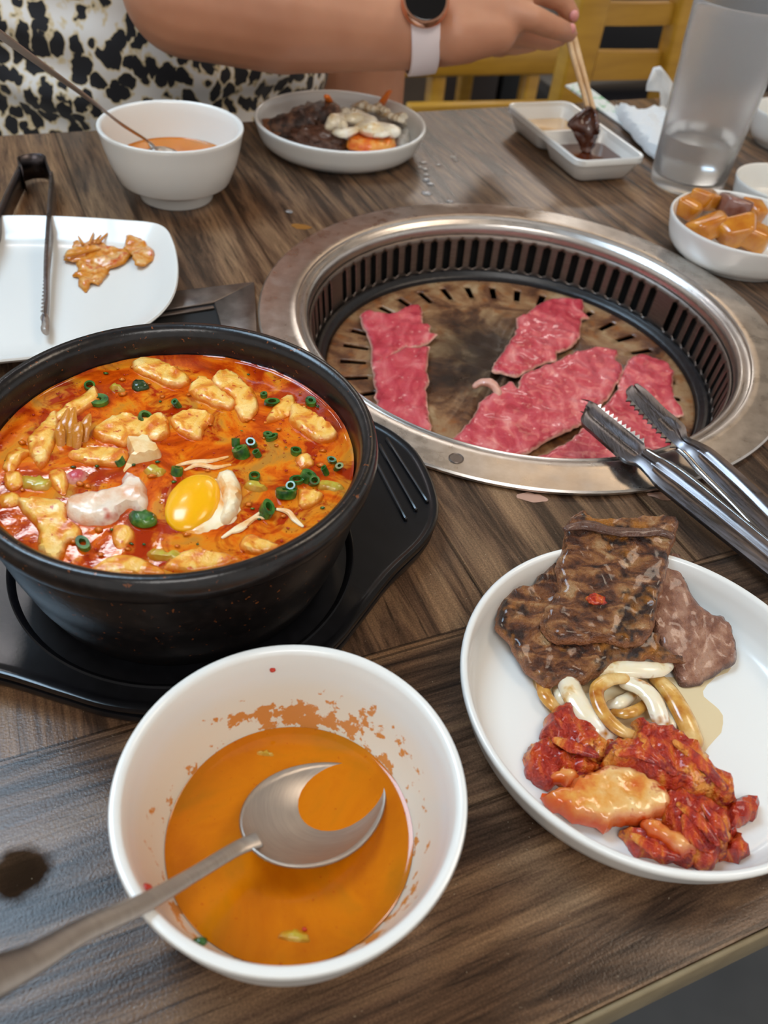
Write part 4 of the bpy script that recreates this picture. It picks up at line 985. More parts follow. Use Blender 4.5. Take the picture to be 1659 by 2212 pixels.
ribbon('spring_bend', [(low(238,470,zb), hb), (low(205,400,zb), hb), (low(232,375,zb), hb), (low(330,352,zb), hb), (low(430,362,zb), hb), (low(455,420,zb), hb), (low(490,520,zb+.001), hb)], 0, 0, M['bend'], rt)
ribbon('arm', [(low(495,490,zb), .018), (low(480,700,.006), .017), (low(455,1000,.009), .014), (low(432,1250,.009), .010), (low(428,1500,.008), .008), (low(405,1730,.006), .006)], 0, 0, M['steel_dark_handle'], rt, .0022)
ribbon('arm', [(low(215,440,zb), .018), (low(100,680,.005), .017), (low(-30,960,.008), .014), (low(-150,1250,.008), .010), (low(-230,1500,.007), .008)], 0, 0, M['steel_dark_handle'], rt, .0022)
teeth(low(418, 1225, .0175), low(392, 1560, .0150), 10, .0022, Vector((-1, -.1, 0)), M['steel_polish'], rt)
slab('tip', [low(x, y, .012) for x, y in ((400,1540),(360,1590),(375,1640),(362,1690),(385,1735),(435,1740),(440,1600))], .011, .0022, M['steel_spoon'], rt, res=.002, er=.001, seed=2)
# ------------------------------------------------------------------ food on the rear plate
M['dark_beef'] = mottled('charred_beef', [(.36, '24140e'), (.5, '4c3024'), (.62, '7a5640')], 120, 6, .35, bump=(.9, 400, .002), coat=.3)
M['carrot_kimchi'] = mottled('orange_kimchi', [(.36, 'd8480c'), (.5, 'ea7c1c'), (.64, 'f0a850')], 90, 5, .25, bump=(.5, 200, .001), coat=.4)
M['rear_onion'] = mottled('pale_cooked_onion', [(.32, 'd8a850'), (.42, 'f0e2c0'), (.7, 'f6f0e4')], 45, 4, .25, bump=None, coat=.4)
def CB(p, z): return [T(540+x*.2411, 170+y*.2411, z) for x, y in p]
o = tube('grilled_beef_roll', [CB([q], z)[0] for q, z in (((250,430),.014),((400,400),.018),((560,345),.022),((700,315),.025))], [.011, .014, .016, .014], M['dark_beef'], n=18, rough=.22, flat=.8)
setp(o, 'dark rolled piece of grilled beef on the rear plate', 'meat')
o = blob('grilled_beef_piece', CB([(330, 440)], .012)[0], (.024, .014, .009), M['cooked'], amp=.35, seed=4, rot=.3); setp(o, 'brown beef piece at the left of the rear plate', 'meat')
o = blob('grilled_beef_piece', CB([(600, 545)], .011)[0], (.026, .016, .010), M['cooked_grey'], amp=.45, f=2.6, seed=5, sub=4, rot=-.1); setp(o, 'crumbly pinkish brown beef heap at the near rim of the rear plate', 'meat')
o = blob('grilled_beef_piece', CB([(730, 575)], .009)[0], (.016, .010, .007), M['cooked'], amp=.4, seed=6); setp(o, 'small dark beef bit beside the kimchi on the rear plate', 'meat')
o = slab('kimchi_leaf', CB([(870,540),(960,495),(1100,500),(1280,520),(1310,565),(1240,605),(1080,612),(960,595),(880,575)], .017), .012, .008, M['carrot_kimchi'], res=.003, jag=.001, bumpa=.0015, er=.004, seed=81); setp(o, 'flat orange kimchi leaf at the near rim of the rear plate', 'kimchi')
o = slab('kimchi_leaf', CB([(860,560),(960,520),(1200,560),(1320,580),(1250,620),(1080,632),(900,620)], .010), .007, .006, M['kimchi'], res=.003, jag=.001, bumpa=.0015, er=.004, seed=82); setp(o, 'dark red kimchi layer beneath the flat orange leaf', 'kimchi')
for i, (pts, r, lb) in enumerate((([(1000,440),(1090,455),(1180,460),(1290,475)], .0080, 'thick white onion piece above the kimchi on the rear plate'), ([(850,370),(930,360),(1000,365),(1090,385)], .0072, 'white onion piece behind the thick one'),
        ([(720,420),(760,380),(820,350)], .0072, 'yellowish onion piece touching the beef roll'), ([(770,480),(850,490),(960,455)], .0045, 'thin yellow onion arc beside the beef heap'), ([(800,430),(830,400),(850,440)], .004, 'short onion bit in the middle of the rear plate'),
        ([(1120,510),(1200,500),(1290,480)], .003, 'thin onion edge over the kimchi'))):
    P = [CB([q], .023+.003*(j % 2))[0] for j, q in enumerate(pts)]
    setp(tube('onion_strip', P, [r*.85]+[r*1.1]*(len(pts)-2)+[r*.85], M['rear_onion'], n=12, flat=.8, rough=.1, seed=i), lb, 'onion')
for i, (pts, r, mm, lb) in enumerate((([(690,160),(720,220),(760,290)], .0042, 'onion_tan', 'orange carrot stick left of the bean sprouts'), ([(1250,115),(1200,190),(1150,270)], .0040, 'kimchi', 'bright orange carrot stick poking above the rear plate'))):
    P = [CB([q], z)[0] for q, z in zip(pts, (.042, .032, .018))]
    mm_ = simple('carrot', 'e8761a', .3, coat=.4)
    setp(tube('carrot_stick', P, [r*.8, r, r], mm_, n=8, flat=.6), lb, 'carrot')
spm = mottled('bean_sprout', [(.35, 'c49a58'), (.5, 'e2d4b8'), (.8, 'ece6d8')], 80, 4, .25, coat=.4)
random.seed(3)
for i in range(16):
    x = 800+i*38+random.uniform(-20, 20); y = 250+abs(i-7)*14+random.uniform(-25, 35); a = random.uniform(-.6, .9); ln = random.uniform(50, 95)
    pts = [(x-ln*cos(a), y-ln*.5*sin(a)), (x, y-18), (x+ln*cos(a), y+ln*.5*sin(a))]
    P = [CB([q], z)[0] for q, z in zip(pts, (.018, .028, .019))]
    P = [PB+((Vector((q.x, q.y, 0))-PB).normalized()*min((Vector((q.x, q.y, 0))-PB).length, .066))+Vector((0, 0, q.z)) for q in P]
    setp(tube('bean_sprout', P, [.0030, .0040, .0024], spm, n=8, sub=4, flat=.8), 'pale bean sprout, %s from the left in the heap on the rear plate' % ('first','second','third','fourth','fifth','sixth','seventh','eighth','ninth','tenth','eleventh','twelfth','thirteenth','fourteenth','fifteenth','sixteenth')[i], 'vegetable', 'bean sprouts on the rear plate')
for i, (x, y) in enumerate(((1350, 370), (1360, 500))):
    o = slab('cabbage_piece', CB([(x-70,y-60),(x+40,y-70),(x+80,y),(x+30,y+60),(x-60,y+40)], .014), .009, .007, mottled('pale_cabbage', [(.3, 'a8a8a0'), (.7, 'd0d0cc')], 60, 3, .3), res=.003, bumpa=.001, er=.003, seed=90+i)
    setp(o, ['grey white cabbage piece at the right of the rear plate', 'lower grey cabbage piece against the right rim of the rear plate'][i], 'vegetable')
# ------------------------------------------------------------------ two-part sauce dish, chopsticks, dipped meat
def C7(x, y, z): return T(1080+x*.349, 130+y*.349, z)
def sauce_dish():
    H = .024
    e = empty('sauce_dish', Vector((.141, .882, .0002)), 'white two-part sauce dish below the chopsticks', 'dish')
    A, B, Cc, Dd = C7(48, 272, H), C7(415, 240, H), C7(882, 580, H), C7(520, 648, H)
    cen = (A+B+Cc+Dd)/4
    dx = ((B-A)+(Cc-Dd)).normalized(); dx.z = 0; dy = ((A-Dd)+(B-Cc)); dy.z = 0; dy.normalize(); dx = (dx-dy*dx.dot(dy)).normalized()
    w = ((B-A).length+(Cc-Dd).length)/4; l = ((A-Dd).length+(B-Cc).length)/4
    def rrect(hw, hl, r, cx, cy, z, n=6):
        P = []
        for k, (sx, sy) in enumerate(((1, 1), (-1, 1), (-1, -1), (1, -1))):
            for i in range(n+1):
                a = pi/2*k+pi/2*i/n
                P.append(Vector((cen.x, cen.y, 0))+dx*(cx+sx*(hw-r)+r*cos(a))+dy*(cy+sy*(hl-r)+r*sin(a))+Vector((0, 0, z)))
        return P
    def shell(loops, name, mat, closed=False, par=e, cap0=True, cap1=True):
        V = []; F = []; n = len(loops[0])
        for lp in loops: V += lp
        for k in range(len(loops)-1+(1 if closed else 0)):
            k2 = (k+1) % len(loops)
            for i in range(n): F.append((k*n+i, k*n+(i+1) % n, k2*n+(i+1) % n, k2*n+i))
        if not closed:
            if cap0: F.append(tuple(range(n))[::-1])
            if cap1: F.append(tuple((len(loops)-1)*n+i for i in range(n)))
        return mobj(name, V, F, mat, par, sharp=45)
    wl = .0028; hl2 = l/2
    shell([rrect(w, l, .0105, 0, 0, .0185), rrect(w, l, .0105, 0, 0, .0232), rrect(w-.0008, l-.0008, .010, 0, 0, H), rrect(w-wl, l-wl, .009, 0, 0, H-.0004), rrect(w-wl-.0008, l-wl-.0008, .009, 0, 0, .0185)], 'rim', M['white'], True)
    # two wells, each a tapered cup; one common rim
    for s in (1, -1):
        cy = s*(l/2)
        shell([rrect(w*.68, hl2*.72, .008, 0, cy, .0004), rrect(w*.78, hl2*.80, .009, 0, cy, .003), rrect(w*.97, hl2*.97, .010, 0, cy, .0195), rrect(w*.975, hl2*.985, .010, 0, cy, .0215),
               rrect(w*.95, hl2*.96, .009, 0, cy, .0222), rrect(w*.93, hl2*.92, .009, 0, cy, .0205), rrect(w*.88, hl2*.84, .008, 0, cy, .016), rrect(w*.74, hl2*.72, .007, 0, cy, .0052), rrect(w*.6, hl2*.6, .006, 0, cy, .0040)], 'well', M['white'])
    bar('divider', Vector((cen.x, cen.y, H-.0035))-dx*(w-.004), Vector((cen.x, cen.y, H-.0035))+dx*(w-.004), .0050, .0050, M['white'], e, bev=.0012, up=Vector((0, 0, 1)))
    for s, mm, z, lb in ((1, 'yellow_sauce', .0100, 'pale yellow sauce in the far half of the sauce dish'), (-1, 'soy', .0125, 'dark soy sauce in the near half of the sauce dish')):
        cy = s*(l/2); f = .76+.10*(z-.0052)/.0108
        o = shell([rrect(w*.60, hl2*.58, .006, 0, cy, .0044), rrect(w*(f-.01), hl2*(f-.03), .007, 0, cy, z-.0002), rrect(w*(f-.03), hl2*(f-.05), .007, 0, cy, z)], 'sauce', M[mm], par=None)
        setp(o, lb, 'sauce', kind='stuff')
sauce_dish()
tipz = .036
ct1 = C7(560, 360, .040); ct2 = C7(592, 352, .040)
h1 = TN(1228, 85, .745); h2 = TN(1240, 80, .745)
def stick(a, b, ext0, ext1, r0, r1, lb):
    d = (b-a).normalized(); p0 = a-d*ext0; p1 = b+d*ext1
    V, F = tube_vf([p0, p0.lerp(p1, .5), p1], [r0, (r0+r1)/2, r1], 8)
    setp(mobj('chopstick', V, F, M['chopstick'], sharp=60), lb, 'chopstick')
stick(ct1, h1, .004, .065, .0021, .0034, 'left bamboo chopstick held over the sauce dish')
stick(ct2, h2, .004, .065, .0021, .0034, 'right bamboo chopstick held over the sauce dish')
mt = mottled('soaked_brown_meat', [(.3, '3c1e12'), (.7, '5e3626')], 80, 4, .2, coat=.6)
def dipped():
    m_ = ct1.lerp(ct2, .5)
    top = C7(560, 300, .048); V = []; F = []
    rows = [([(530,300),(560,285),(590,300)], .050), ([(465,350),(520,335),(570,350),(600,370)], .043), ([(430,400),(490,400),(560,410),(612,430)], .036), ([(450,440),(500,450),(560,460),(605,455)], .029), ([(485,500),(520,510),(550,515),(580,505)], .020), ([(500,560),(520,570),(540,575),(560,560)], .0125)]
    pts = []
    for i, (r, z) in enumerate(rows):
        c = cr([C7(x, y, z) for x, y in r], 8); k = len(c)-1
        c = [c[min(k, round(j*k/14))] for j in range(15)]
        pts.append(c)
    for j in range(15):
        col = cr([pts[i][j] for i in range(len(pts))], 5)
        for q in col: V.append(q+Vector((.002*noise.noise(q*180), .004*noise.noise(q*120+Vector((3, 0, 0))), .001*noise.noise(q*200))))
    n = len(V)//15
    for j in range(14):
        for i in range(n-1): F.append((j*n+i, j*n+i+1, (j+1)*n+i+1, (j+1)*n+i))
    o = mobj('dipped_meat', V, F, mt, sharp=0); k = o.modifiers.new('t', 'SOLIDIFY'); k.thickness = .0035; k.offset = 0
    setp(o, 'dark piece of meat hanging from the chopsticks into the soy sauce', 'meat')
dipped()
# ------------------------------------------------------------------ napkin, sleeve, tumbler, small dishes
sl = [C7(x, y, .0015) for x, y in ((400,165),(495,145),(960,470),(985,565),(930,545),(600,335),(430,215))]
P4 = [C7(402,168,0), C7(490,148,0), C7(1000,500,0), C7(985,572,0)]
def sleeve():
    a, b, c, d = P4; V = []; F = []; n = 10
    for i in range(n+1):
        t = i/n; p = a.lerp(d, t); q = b.lerp(c, t)
        for z in (.0006, .0026+.0008*sin(t*9)): V += [Vector((p.x, p.y, z)), Vector((q.x, q.y, z))]
    for i in range(n):
        o = 4*i
        F += [(o, o+1, o+5, o+4), (o+2, o+6, o+7, o+3), (o, o+4, o+6, o+2), (o+1, o+3, o+7, o+5)]
    F += [(0, 2, 3, 1), (4*n, 4*n+1, 4*n+3, 4*n+2)]
    o = mobj('chopstick_sleeve', V, F, M['paper_print'], smooth=False)
    setp(o, 'long white paper chopstick sleeve with green print beside the dish', 'paper')
sleeve()
def napkin(out, z, th, up_, seed, lb):
    o = slab('crumpled_napkin', out, z, th, M['paper'], res=.0035, jag=.003, jagf=90, bumpa=.005, bumpf=60, er=.012, seed=seed, lift=up_, sharp=25)
    return setp(o, lb, 'napkin')
nA = [C7(x, y, .012) for x, y in ((728,248),(760,262),(850,300),(940,295),(1000,280),(1040,300),(1070,420),(1010,560),(940,530),(820,400),(760,330))]
napkin(nA, .003, .013, None, 7, 'crumpled white napkin lying between sleeve and tumbler')
def standing_tissue():
    cols = [((905,160),(918,195)), ((925,95),(990,200)), ((960,50),(1000,230)), ((1000,35),(1000,290)), ((1040,90),(1040,330)), ((1070,130),(1075,380))]
    V = []; F = []; n = 10; yy = C7(1000, 300, .012)
    nn = yy.dot(E2)+.004
    for (a, b) in cols:
        p = TN(1080+a[0]*.349, 130+a[1]*.349, nn); q = TN(1080+b[0]*.349, 130+b[1]*.349, nn)
        q.z = max(q.z, .008); p.z = max(p.z, q.z)
        for i in range(n+1):
            r = p.lerp(q, i/n); V.append(r+Vector((.004*noise.noise(r*60), .009*noise.noise(r*55+Vector((4, 0, 0))), .003*noise.noise(r*80))))
    for j in range(len(cols)-1):
        for i in range(n): F.append((j*(n+1)+i, j*(n+1)+i+1, (j+1)*(n+1)+i+1, (j+1)*(n+1)+i))
    o = mobj('napkin_peak', V, F, M['paper'], sharp=25); k = o.modifiers.new('t', 'SOLIDIFY'); k.thickness = .0015
    setp(o, 'upright peak of white tissue just left of the tumbler', 'napkin')
standing_tissue()
TC = Vector((.2520, .8330, 0))
tum = empty('tumbler', (TC.x, TC.y, .0002), 'tall frosted clear plastic tumbler with a little water', 'cup')
TH_ = .155
lathe('cup_body', [(.001, .0016), (.0318, .0016), (.0326, .0004), (.0338, .0004), (.0346, .003), (.0352, .010), (.0378, .060), (.0402, .110), (.0410, .114), (.0424, .148), (.0430, TH_-.001), (.0424, TH_), (.0416, TH_-.001), (.0408, .148), (.0394, .112), (.0388, .108), (.0362, .060), (.0336, .012), (.031, .0095), (.001, .009)], M['frost'], (TC.x, TC.y, 0), 96, tum, closed=False, sharp=60)
setp(lathe('water', [(.001, .0092), (.0308, .0097), (.0334, .0122), (.0352, .046), (.001, .046)], M['water'], (TC.x, TC.y, 0), 72, None, closed=False), 'shallow water in the bottom of the tumbler', 'water', kind='stuff')
SB = Vector((.2640, .6860, 0))
plate(SB, 'small white round dish of braised potatoes at the right edge', .0600, .0300, 'side_dish')
def CP(p, z): return T(1400+p[0]*.3254, 380+p[1]*.3254, z)
POT = [((300,200),(.019,.012,.012),.022,.9,'potato','long braised potato wedge against the far left wall of the dish'), ((390,160),(.020,.011,.011),.027,.8,'potato','upper long potato wedge pointing to the tumbler'),
       ((410,340),(.020,.013,.012),.020,.35,'potato','wide potato chunk at the near left of the dish'), ((590,210),(.019,.015,.012),.026,-.2,'potato_skin','potato chunk with purplish brown skin'),
       ((690,250),(.012,.014,.014),.024,.3,'potato','potato chunk behind the skinned one on the right'), ((590,370),(.018,.014,.014),.022,.1,'potato','rough potato chunk in the middle front of the dish'), ((700,400),(.018,.015,.013),.020,-.3,'potato','potato chunk at the near right of the dish')]
for i, (p, s, z, a, mm, lb) in enumerate(POT):
    c = CP(p, z); bm = bmesh.new(); bmesh.ops.create_cube(bm, size=2)
    bmesh.ops.bevel(bm, geom=bm.edges[:], offset=.45, segments=4, profile=.5, affect='EDGES'); bmesh.ops.triangulate(bm, faces=bm.faces)
    R = Matrix.Rotation(a, 3, 'Z') @ Matrix.Rotation(.35*sin(i*2.2), 3, 'Y') @ Matrix.Rotation(.3*cos(i*1.3), 3, 'X')
    V = [c+R @ Vector((v.co.x*s[0]*.8*(1+.25*v.co.y), v.co.y*s[1]*.8, v.co.z*s[2]*.7))*(1+.10*noise.noise(v.co*1.3+Vector((i*3, 0, 0)))) for v in bm.verts]
    V = [c+(v-c) for v in V]
    F = [tuple(x.index for x in f.verts) for f in bm.faces]; bm.free()
    V2 = []
    for v in V:
        v2 = v; V2.append(v2)
    setp(mobj('potato_chunk', V2, F, M[mm], sharp=0), lb, 'potato')
sd = T(1700, 395, .028); plate(Vector((sd.x, sd.y, 0)), 'white dish rim cut off by the right edge, behind the potato dish', .045, .028, 'side_dish')
sd = T(1722, 250, .03); plate(Vector((sd.x, sd.y, 0)), 'white dish barely showing at the right edge beyond the tumbler', .045, .034, 'side_dish')
# ------------------------------------------------------------------ water drops on the table
random.seed(11)
wm = MB_('water_drop').set(col='f4f6f8', rough=.03, trans=.9, ior=1.33).m
DR = [(915,352,.004,.0022),(908,362,.003,.002),(918,366,.0035,.0022),(921,378,.003,.002),(980,340,.0042,.0026),(984,347,.003,.002),(947,357,.003,.002),(921,389,.0045,.0026),(930,398,.0038,.0024),(922,418,.0046,.0034),(972,436,.003,.0022),(625,458,.0035,.002),(760,520,0,0)]
for i, (x, y, a, b) in enumerate(DR):
    if a == 0: continue
    c = T(x, y, 0); setp(blob('water_drop', (c.x, c.y, .0003), (a, b*1.3, .0011), wm, amp=.2, seed=i, sub=2, rot=i*1.1, flatb=.0002), ('water drop at the top end of the left drop chain behind the grill', 'leftmost water drop of the chain behind the grill', 'third water drop down the chain behind the grill', 'water drop at the lower end of the upper chain', 'larger water drop at the far right behind the grill', 'small water drop touching the far right one', 'tiny lone water drop midway between chain and far right drop', 'upper half of the long water drop behind the grill', 'lower half of the long water drop behind the grill', 'roundest water drop just behind the grill rim', 'tiny water drop touching the back of the grill rim', 'water drop on the bluish spill left of the grill')[i], 'water drop', 'water drops on the table')
for i, (x, y, w, h, mm) in enumerate(((1150, 1075, .010, .0035, 'paper'), (1430, 1072, .009, .003, 'paper'), (652, 490, .009, .0045, 'onion_tan'))):
    c = T(x, y, 0); P = [c+Vector((w*cos(k*pi/4)*.9, h*sin(k*pi/4), 0)) for k in range(8)]
    s_ = simple('dried_spill', ('b8907c', 'b8907c', '8a5a20')[i], .4)
    setp(slab('dried_spill', P, .0001, .0005, s_, res=.003, jag=.0015, er=.001, seed=i), ('pinkish dried spill in front of the grill rim', 'pinkish dried spill below the tongs', 'amber spill behind the left of the grill rim')[i], 'spill')
# ------------------------------------------------------------------ the person
def capsule(a, b, ra, rb, V, F, n=20, k=8):
    a = Vector(a); b = Vector(b); d = (b-a).normalized(); P = []; R = []
    for i in range(k+1):
        t = pi/2*(1-i/k); P.append(a-d*ra*sin(t)); R.append(max(ra*cos(t), 1e-4))
    for i in range(k+1):
        t = pi/2*i/k; P.append(b+d*rb*sin(t)); R.append(max(rb*cos(t), 1e-4))
    v, f = tube_vf(P, R, n, off=len(V)); V += v; F += f
def ellip(c, s, V, F, n=24):
    bm = bmesh.new(); bmesh.ops.create_uvsphere(bm, u_segments=n, v_segments=n//2, radius=1); o = len(V)
    V += [Vector(c)+E1*(v.co.x*s[0])+E2*(v.co.y*s[1])+Vector((0, 0, v.co.z*s[2])) for v in bm.verts]
    F += [tuple(o+x.index for x in f.verts) for f in bm.faces]; bm.free()
tc = TN(290, 90, .99); SX = tc.dot(E1)
def B(s, n, z): return L(SX+s, n, z)
person = empty('person', B(0, 1.02, FZ), 'person in a black and white leopard print dress reaching over with chopsticks', 'person')
V = []; F = []
ellip(B(0, 1.04, -.20), (.19, .13, .16), V, F); ellip(B(0, 1.04, .05), (.165, .11, .22), V, F); ellip(B(0, 1.05, .30), (.185, .11, .17), V, F)
capsule(B(0, 1.05, .42), B(0, 1.03, .56), .058, .052, V, F)
ellip(B(0, 1.00, .67), (.076, .095, .118), V, F); ellip(B(0, .965, .61), (.052, .060, .055), V, F)   # head, jaw
ellip(B(0, .902, .655), (.012, .018, .022), V, F); ellip(B(0, .905, .605), (.024, .012, .009), V, F)  # nose, mouth
for s in (-1, 1): ellip(B(s*.078, 1.01, .66), (.010, .022, .032), V, F); ellip(B(s*.032, .912, .685), (.015, .010, .010), V, F)
# the reaching arm
NA = .77
sh_ = B(.165, 1.03, .40); el = TN(400, -25, .83); fa = TN(610, 18, .80); wr = TN(900, 58, .765); pm = TN(1000, 48, .755); kn = TN(1090, 20, .745)
capsule(B(.09, 1.05, .40), sh_, .075, .062, V, F); capsule(sh_, el, .062, .052, V, F); capsule(el, fa, .054, .0520, V, F); capsule(fa, wr, .0520, .0350, V, F)
capsule(wr, pm, .0345, .034, V, F); capsule(pm, kn, .034, .026, V, F); capsule(TN(985, 78, .735), TN(1075, 70, .73), .0235, .018, V, F)
# palm root of each finger, then separate phalanges
def chain(pts, rs):
    for (a, b), (ra, rb) in zip(zip(pts, pts[1:]), zip(rs, rs[1:])): capsule(a, b, ra, rb, V, F, 14, 5)
chain([TN(1085, 22, .735), TN(1150, 40, .718), TN(1200, 61, .718), TN(1230, 72, .728)], [.0140, .0112, .0098, .0082])   # thumb side
chain([TN(1100, -10, .76), TN(1168, -18, .760), TN(1216, 4, .757), TN(1236, 34, .752)], [.0135, .0108, .0094, .0078])     # index
chain([TN(1085, 55, .745), TN(1140, 78, .748), TN(1185, 86, .752), TN(1212, 82, .756)], [.0135, .0108, .0096, .0078])     # middle
chain([TN(1060, 80, .752), TN(1110, 96, .765), TN(1150, 92, .778), TN(1140, 78, .790)], [.0125, .0100, .0090, .0076])     # ring
chain([TN(1040, 88, .762), TN(1080, 104, .785), TN(1110, 98, .800), TN(1095, 88, .808)], [.0115, .0088, .0080, .0068])    # little
# the other arm hangs down to the lap
sh2 = B(-.165, 1.03, .40); capsule(B(-.09, 1.05, .40), sh2, .075, .060, V, F); capsule(sh2, B(-.25, 1.0, .12), .060, .048, V, F); capsule(B(-.25, 1.0, .12), B(-.16, 1.02, -.08), .046, .036, V, F)
# bare knee and thigh turned to the side, seen below the arm
k1 = TN(772, 170, 1.02)
capsule(B(.09, 1.04, -.27), k1+Vector((.02, -.02, -.10)), .085, .075, V, F); capsule(k1+Vector((0, 0, -.10)), k1+Vector((.0, .0, .06)), .060, .056, V, F)
capsule(B(-.10, 1.0, -.27), B(-.12, .62, -.26), .085, .062, V, F); capsule(B(-.12, .62, -.26), B(-.12, .66, -.68), .058, .042, V, F); capsule(B(.08, 1.0, -.29), B(.10, .62, -.27), .085, .062, V, F)
capsule(B(.10, .62, -.27), B(.10, .66, -.68), .058, .042, V, F); capsule(B(-.12, .68, -.70), B(-.12, .55, -.715), .038, .030, V, F); capsule(B(.10, .68, -.70), B(.10, .55, -.715), .038, .030, V, F)
remeshed('body', V, F, M['skin'], person, .0034, 4)
V = []; F = []
ellip(B(0, 1.04, -.18), (.215, .150, .18), V, F); ellip(B(0.01, 1.03, .02), (.215, .138, .20), V, F); capsule(B(-.23, 1.0, .16), B(-.20, 1.0, -.10), .070, .080, V, F); ellip(B(.01, 1.035, .28), (.210, .130, .19), V, F)
capsule(B(-.10, 1.0, -.27), B(-.12, .66, -.255), .100, .078, V, F); capsule(B(.10, 1.0, -.27), B(.10, .66, -.26), .100, .078, V, F)
capsule(B(-.165, 1.03, .38), B(-.215, 1.02, .25), .076, .068, V, F); capsule(B(.165, 1.03, .38), sh_.lerp(el, .35), .076, .068, V, F)
def folds(p, n):
    s = p.dot(E1); a = noise.noise(Vector((s*9, p.dot(E2)*5, p.z*16)))+.5*noise.noise(Vector((s*22+p.z*9, p.z*34, 2)))
    return n*(.010*a)+n*.004*sin(p.z*95+s*22+3*noise.noise(p*6))
remeshed('dress', V, F, M['leopard'], person, .006, 6, folds)
V = []; F = []
ellip(B(0, 1.04, .71), (.092, .105, .115), V, F); ellip(B(0, 1.10, .58), (.10, .06, .20), V, F)
remeshed('hair', V, F, M['hair'], person, .008, 4)
for i, (x, y, n) in enumerate(((1234, 63, .720), (1240, 34, .744))):
    c = TN(x, y, n); blob('fingernail', c, (.0042, .0030, .0050), M['nail'], person, amp=.03, sub=2)
# wrist watch
wt = empty('wrist_watch', wr, 'rose gold wrist watch with a white strap on the reaching arm', 'watch')
wd_ = (pm-wr).normalized(); side = wd_.cross(Vector((0, 0, 1))).normalized(); upv = side.cross(wd_).normalized()
WC = TN(904, 58, .765)
def strap():
    N = 48; V = []; F = []; hw = .0128
    for i in range(N):
        a = 2*pi*i/N; r = side*cos(a)+upv*sin(a)
        for (rr, x) in ((.0366, -hw), (.0388, -hw*.92), (.0392, 0), (.0388, hw*.92), (.0366, hw), (.0362, 0)): V.append(WC+r*rr+wd_*x)
    for i in range(N):
        for j in range(6): F.append((i*6+j, ((i+1) % N)*6+j, ((i+1) % N)*6+(j+1) % 6, i*6+(j+1) % 6))
    mobj('strap', V, F, M['watch_strap'], wt, sharp=50)
strap()
toc = (TN(905, -25, .72)-WC); toc = (toc-wd_*toc.dot(wd_)).normalized()
sd_ = wd_.cross(toc).normalized()
def disc(name, c, r, h, m, e0=.0):
    V = []; F = []; N = 40
    for (rr, hh) in ((r*.9, 0), (r, h*.25), (r, h*.75), (r*.93, h)):
        for i in range(N):
            a = 2*pi*i/N; V.append(c+wd_*cos(a)*rr+sd_*sin(a)*rr+toc*hh)
    for k in range(3):
        for i in range(N): F.append((k*N+i, k*N+(i+1) % N, (k+1)*N+(i+1) % N, (k+1)*N+i))
    F.append(tuple(range(N))[::-1]); F.append(tuple(3*N+i for i in range(N)))
    return mobj(name, V, F, m, wt, sharp=40)
disc('watch_case', WC+toc*.0375, .0205, .0095, M['rose_gold'])
disc('watch_glass', WC+toc*.0471, .0172, .0008, M['black_glass'])
# ------------------------------------------------------------------ chairs and furniture behind
def px_bar(name, a, b, n, w, d, parent, m='chair_wood'):
    p = TN(*a, n); q = TN(*b, n); return bar(name, p, q, d, w, M[m], parent, .006, up=E2.cross((q-p).normalized()) if abs((q-p).normalized().z) < .9 else E1)
def upright(name, a, b, w, d, m, parent):
    a = Vector(a); b = Vector(b); dz = (b-a).normalized(); ax_ = (E1-dz*E1.dot(dz)).normalized()
    return boxo(name, (a+b)/2, ((b-a).length, w, d), m, parent, dz, ax_, .006)
# ladder-back chair at the far right of the table
nC = 1.16
cb = empty('dining_chair', TN(1340, 100, nC+.2)*1.0, 'yellow wooden ladder-back chair behind the tumbler', 'chair'); cb.location.z = FZ
def at_z(px, py, n): return TN(px, py, n)
pl0 = TN(1222, 225, nC); pl1 = TN(1278, -10, nC); dl = (pl1-pl0)
pr0 = TN(1432, 190, nC+.02); pr1 = TN(1480, -10, nC+.02); dr = pr1-pr0
t0 = (-.30-pl0.z)/dl.z
upright('back_post', pl0+dl*((FZ-pl0.z)/dl.z*.35), pl0+dl*2.2, .052, .034, M['chair_wood'], cb)
upright('back_post', pr0+dr*((FZ-pr0.z)/dr.z*.35), pr0+dr*2.2, .034, .034, M['chair_wood'], cb)
for (ya, yb, h) in ((27, 27, .030), (140, 138, .040), (-95, -95, .03)):
    a = TN(1278, ya, nC+.01); b = TN(1462, yb, nC+.025); mid = (a+b)/2+E2*.012-Vector((0, 0, .004))
    P = cr([a, mid, b], 6)
    V = []; F = []
    for p in P:
        for (dn, dz) in ((-.009, -h/2), (.009, -h/2), (.009, h/2), (-.009, h/2)): V.append(p+E2*dn+Vector((0, 0, dz)))
    for i in range(len(P)-1):
        for j in range(4): F.append((4*i+j, 4*i+4+j, 4*i+4+(j+1) % 4, 4*i+(j+1) % 4))
    F += [(3, 2, 1, 0), tuple(4*(len(P)-1)+j for j in range(4))]
    mobj('slat', V, F, M['chair_wood'], cb, sharp=40)
sc_ = (pl0+pr0)/2; sc_.z = -.30
boxo('seat', (sc_+E2*(-.19)), (.36, .38, .05), M['chair_pad'], cb, E1, E2, .015)
for s in (-1, 1): boxo('front_leg', (sc_.x+E1.x*s*.15-E2.x*.36, sc_.y+E1.y*s*.15-E2.y*.36, -.54), (.035, .035, .42), M['chair_wood'], cb, E1, E2, .004)
for s in (-1, 1): boxo('rear_leg', (sc_.x+E1.x*s*.12, sc_.y+E1.y*s*.12, -.56), (.035, .035, .38), M['chair_wood'], cb, E1, E2, .004)
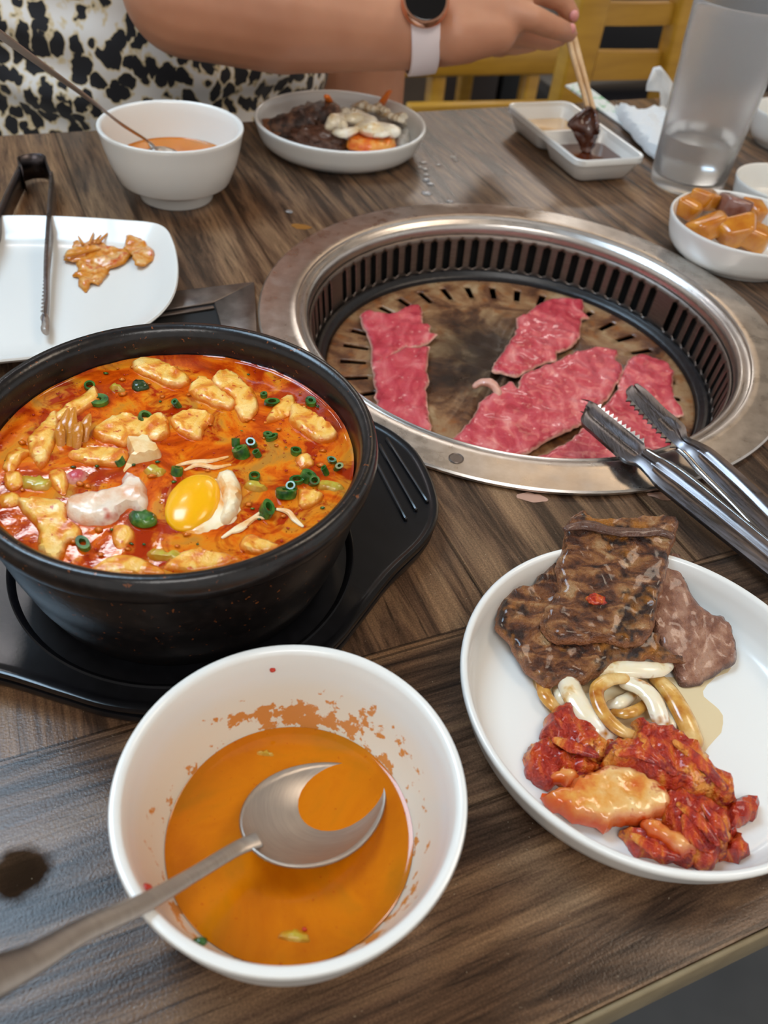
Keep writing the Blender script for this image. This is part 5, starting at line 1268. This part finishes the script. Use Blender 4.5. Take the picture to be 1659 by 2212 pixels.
# dark upholstered bench back behind that chair
dk = empty('black_chair', TN(1380, 100, 1.55), 'black upholstered seat seen through the ladder-back chair', 'chair'); dk.location.z = FZ
c = TN(1400, 60, 1.75); boxo('back_cushion', (c.x, c.y, -.06), (.44, .07, .42), M['chair_pad'], dk, E1, E2, .02)
boxo('seat_cushion', (c.x+E2.x*-.02, c.y-.02, -.34), (.46, .30, .10), M['chair_pad'], dk, E1, E2, .02)
for s in (-1, 1):
    boxo('leg', (c.x+E1.x*s*.19, c.y+E1.y*s*.19, -.57), (.03, .03, .36), M['black_base'], dk, E1, E2, .004)
# side-on chair behind the reaching hand
nA_ = 1.62
ca = empty('dining_chair', TN(1010, 130, nA_), 'yellow wooden chair frame seen beneath the reaching hand', 'chair'); ca.location.z = FZ
zt_ = TN(1010, 130, nA_).z
a = TN(830, 128, nA_); b = TN(1215, 124, nA_)
bar('seat_rail', a, b, .045, .055, M['chair_wood'], ca, .006)
a2 = TN(880, 237, nA_-.16); b2 = TN(1215, 230, nA_-.16); bar('stretcher', a2, b2, .022, .022, M['chair_wood'], ca, .004)
for x in (945, 1148):
    p = TN(x, 150, nA_); upright('leg', Vector((p.x, p.y, FZ+.004)), Vector((p.x, p.y, p.z+.01)), .032, .032, M['chair_wood'], ca)
c = (a+b)/2; boxo('seat', (c.x+E2.x*.17, c.y+E2.y*.17, c.z+.045), (.42, .36, .05), M['chair_pad'], ca, E1, E2, .01)
for x in (-.17, .17):
    q = c+E1*x+E2*.34; upright('rear_leg', Vector((q.x, q.y, FZ+.004)), Vector((q.x, q.y, c.z+.42)), .032, .032, M['chair_wood'], ca)
q = c+E2*.34; bar('top_rail', q+E1*-.17+Vector((0, 0, .40)), q+E1*.17+Vector((0, 0, .40)), .022, .06, M['chair_wood'], ca)
# things in the dim background
pn = TN(865, 180, 1.9); p_ = boxo('partition', (pn.x, pn.y, -.28), (.16, .05, .90), M['greybrown'], None, E1, E2, .004); setp(p_, 'grey brown wooden partition post behind the rear plate', 'partition')
for i, (x, w, lb, mm) in enumerate(((1098, .055, 'black table leg in the dim background under the hand', 'black_base'), (1035, .06, 'dark brown table leg in the dim background', 'dark_panel'), (915, .05, 'black chair leg far behind the rear plate', 'black_base'))):
    q = TN(x, 190, 2.25); o = boxo('furniture_leg', (q.x, q.y, -.50), (w*1.4, w, .49), M[mm], None, E1, E2, .004); setp(o, lb, 'furniture')
q = TN(1150, 60, 3.0)
o = boxo('booth_seat', (q.x+.1, q.y, -.40), (2.2, .5, .68), M['dark_panel'], None, E1, E2, .02); setp(o, 'dark booth bench across the far background', 'bench')
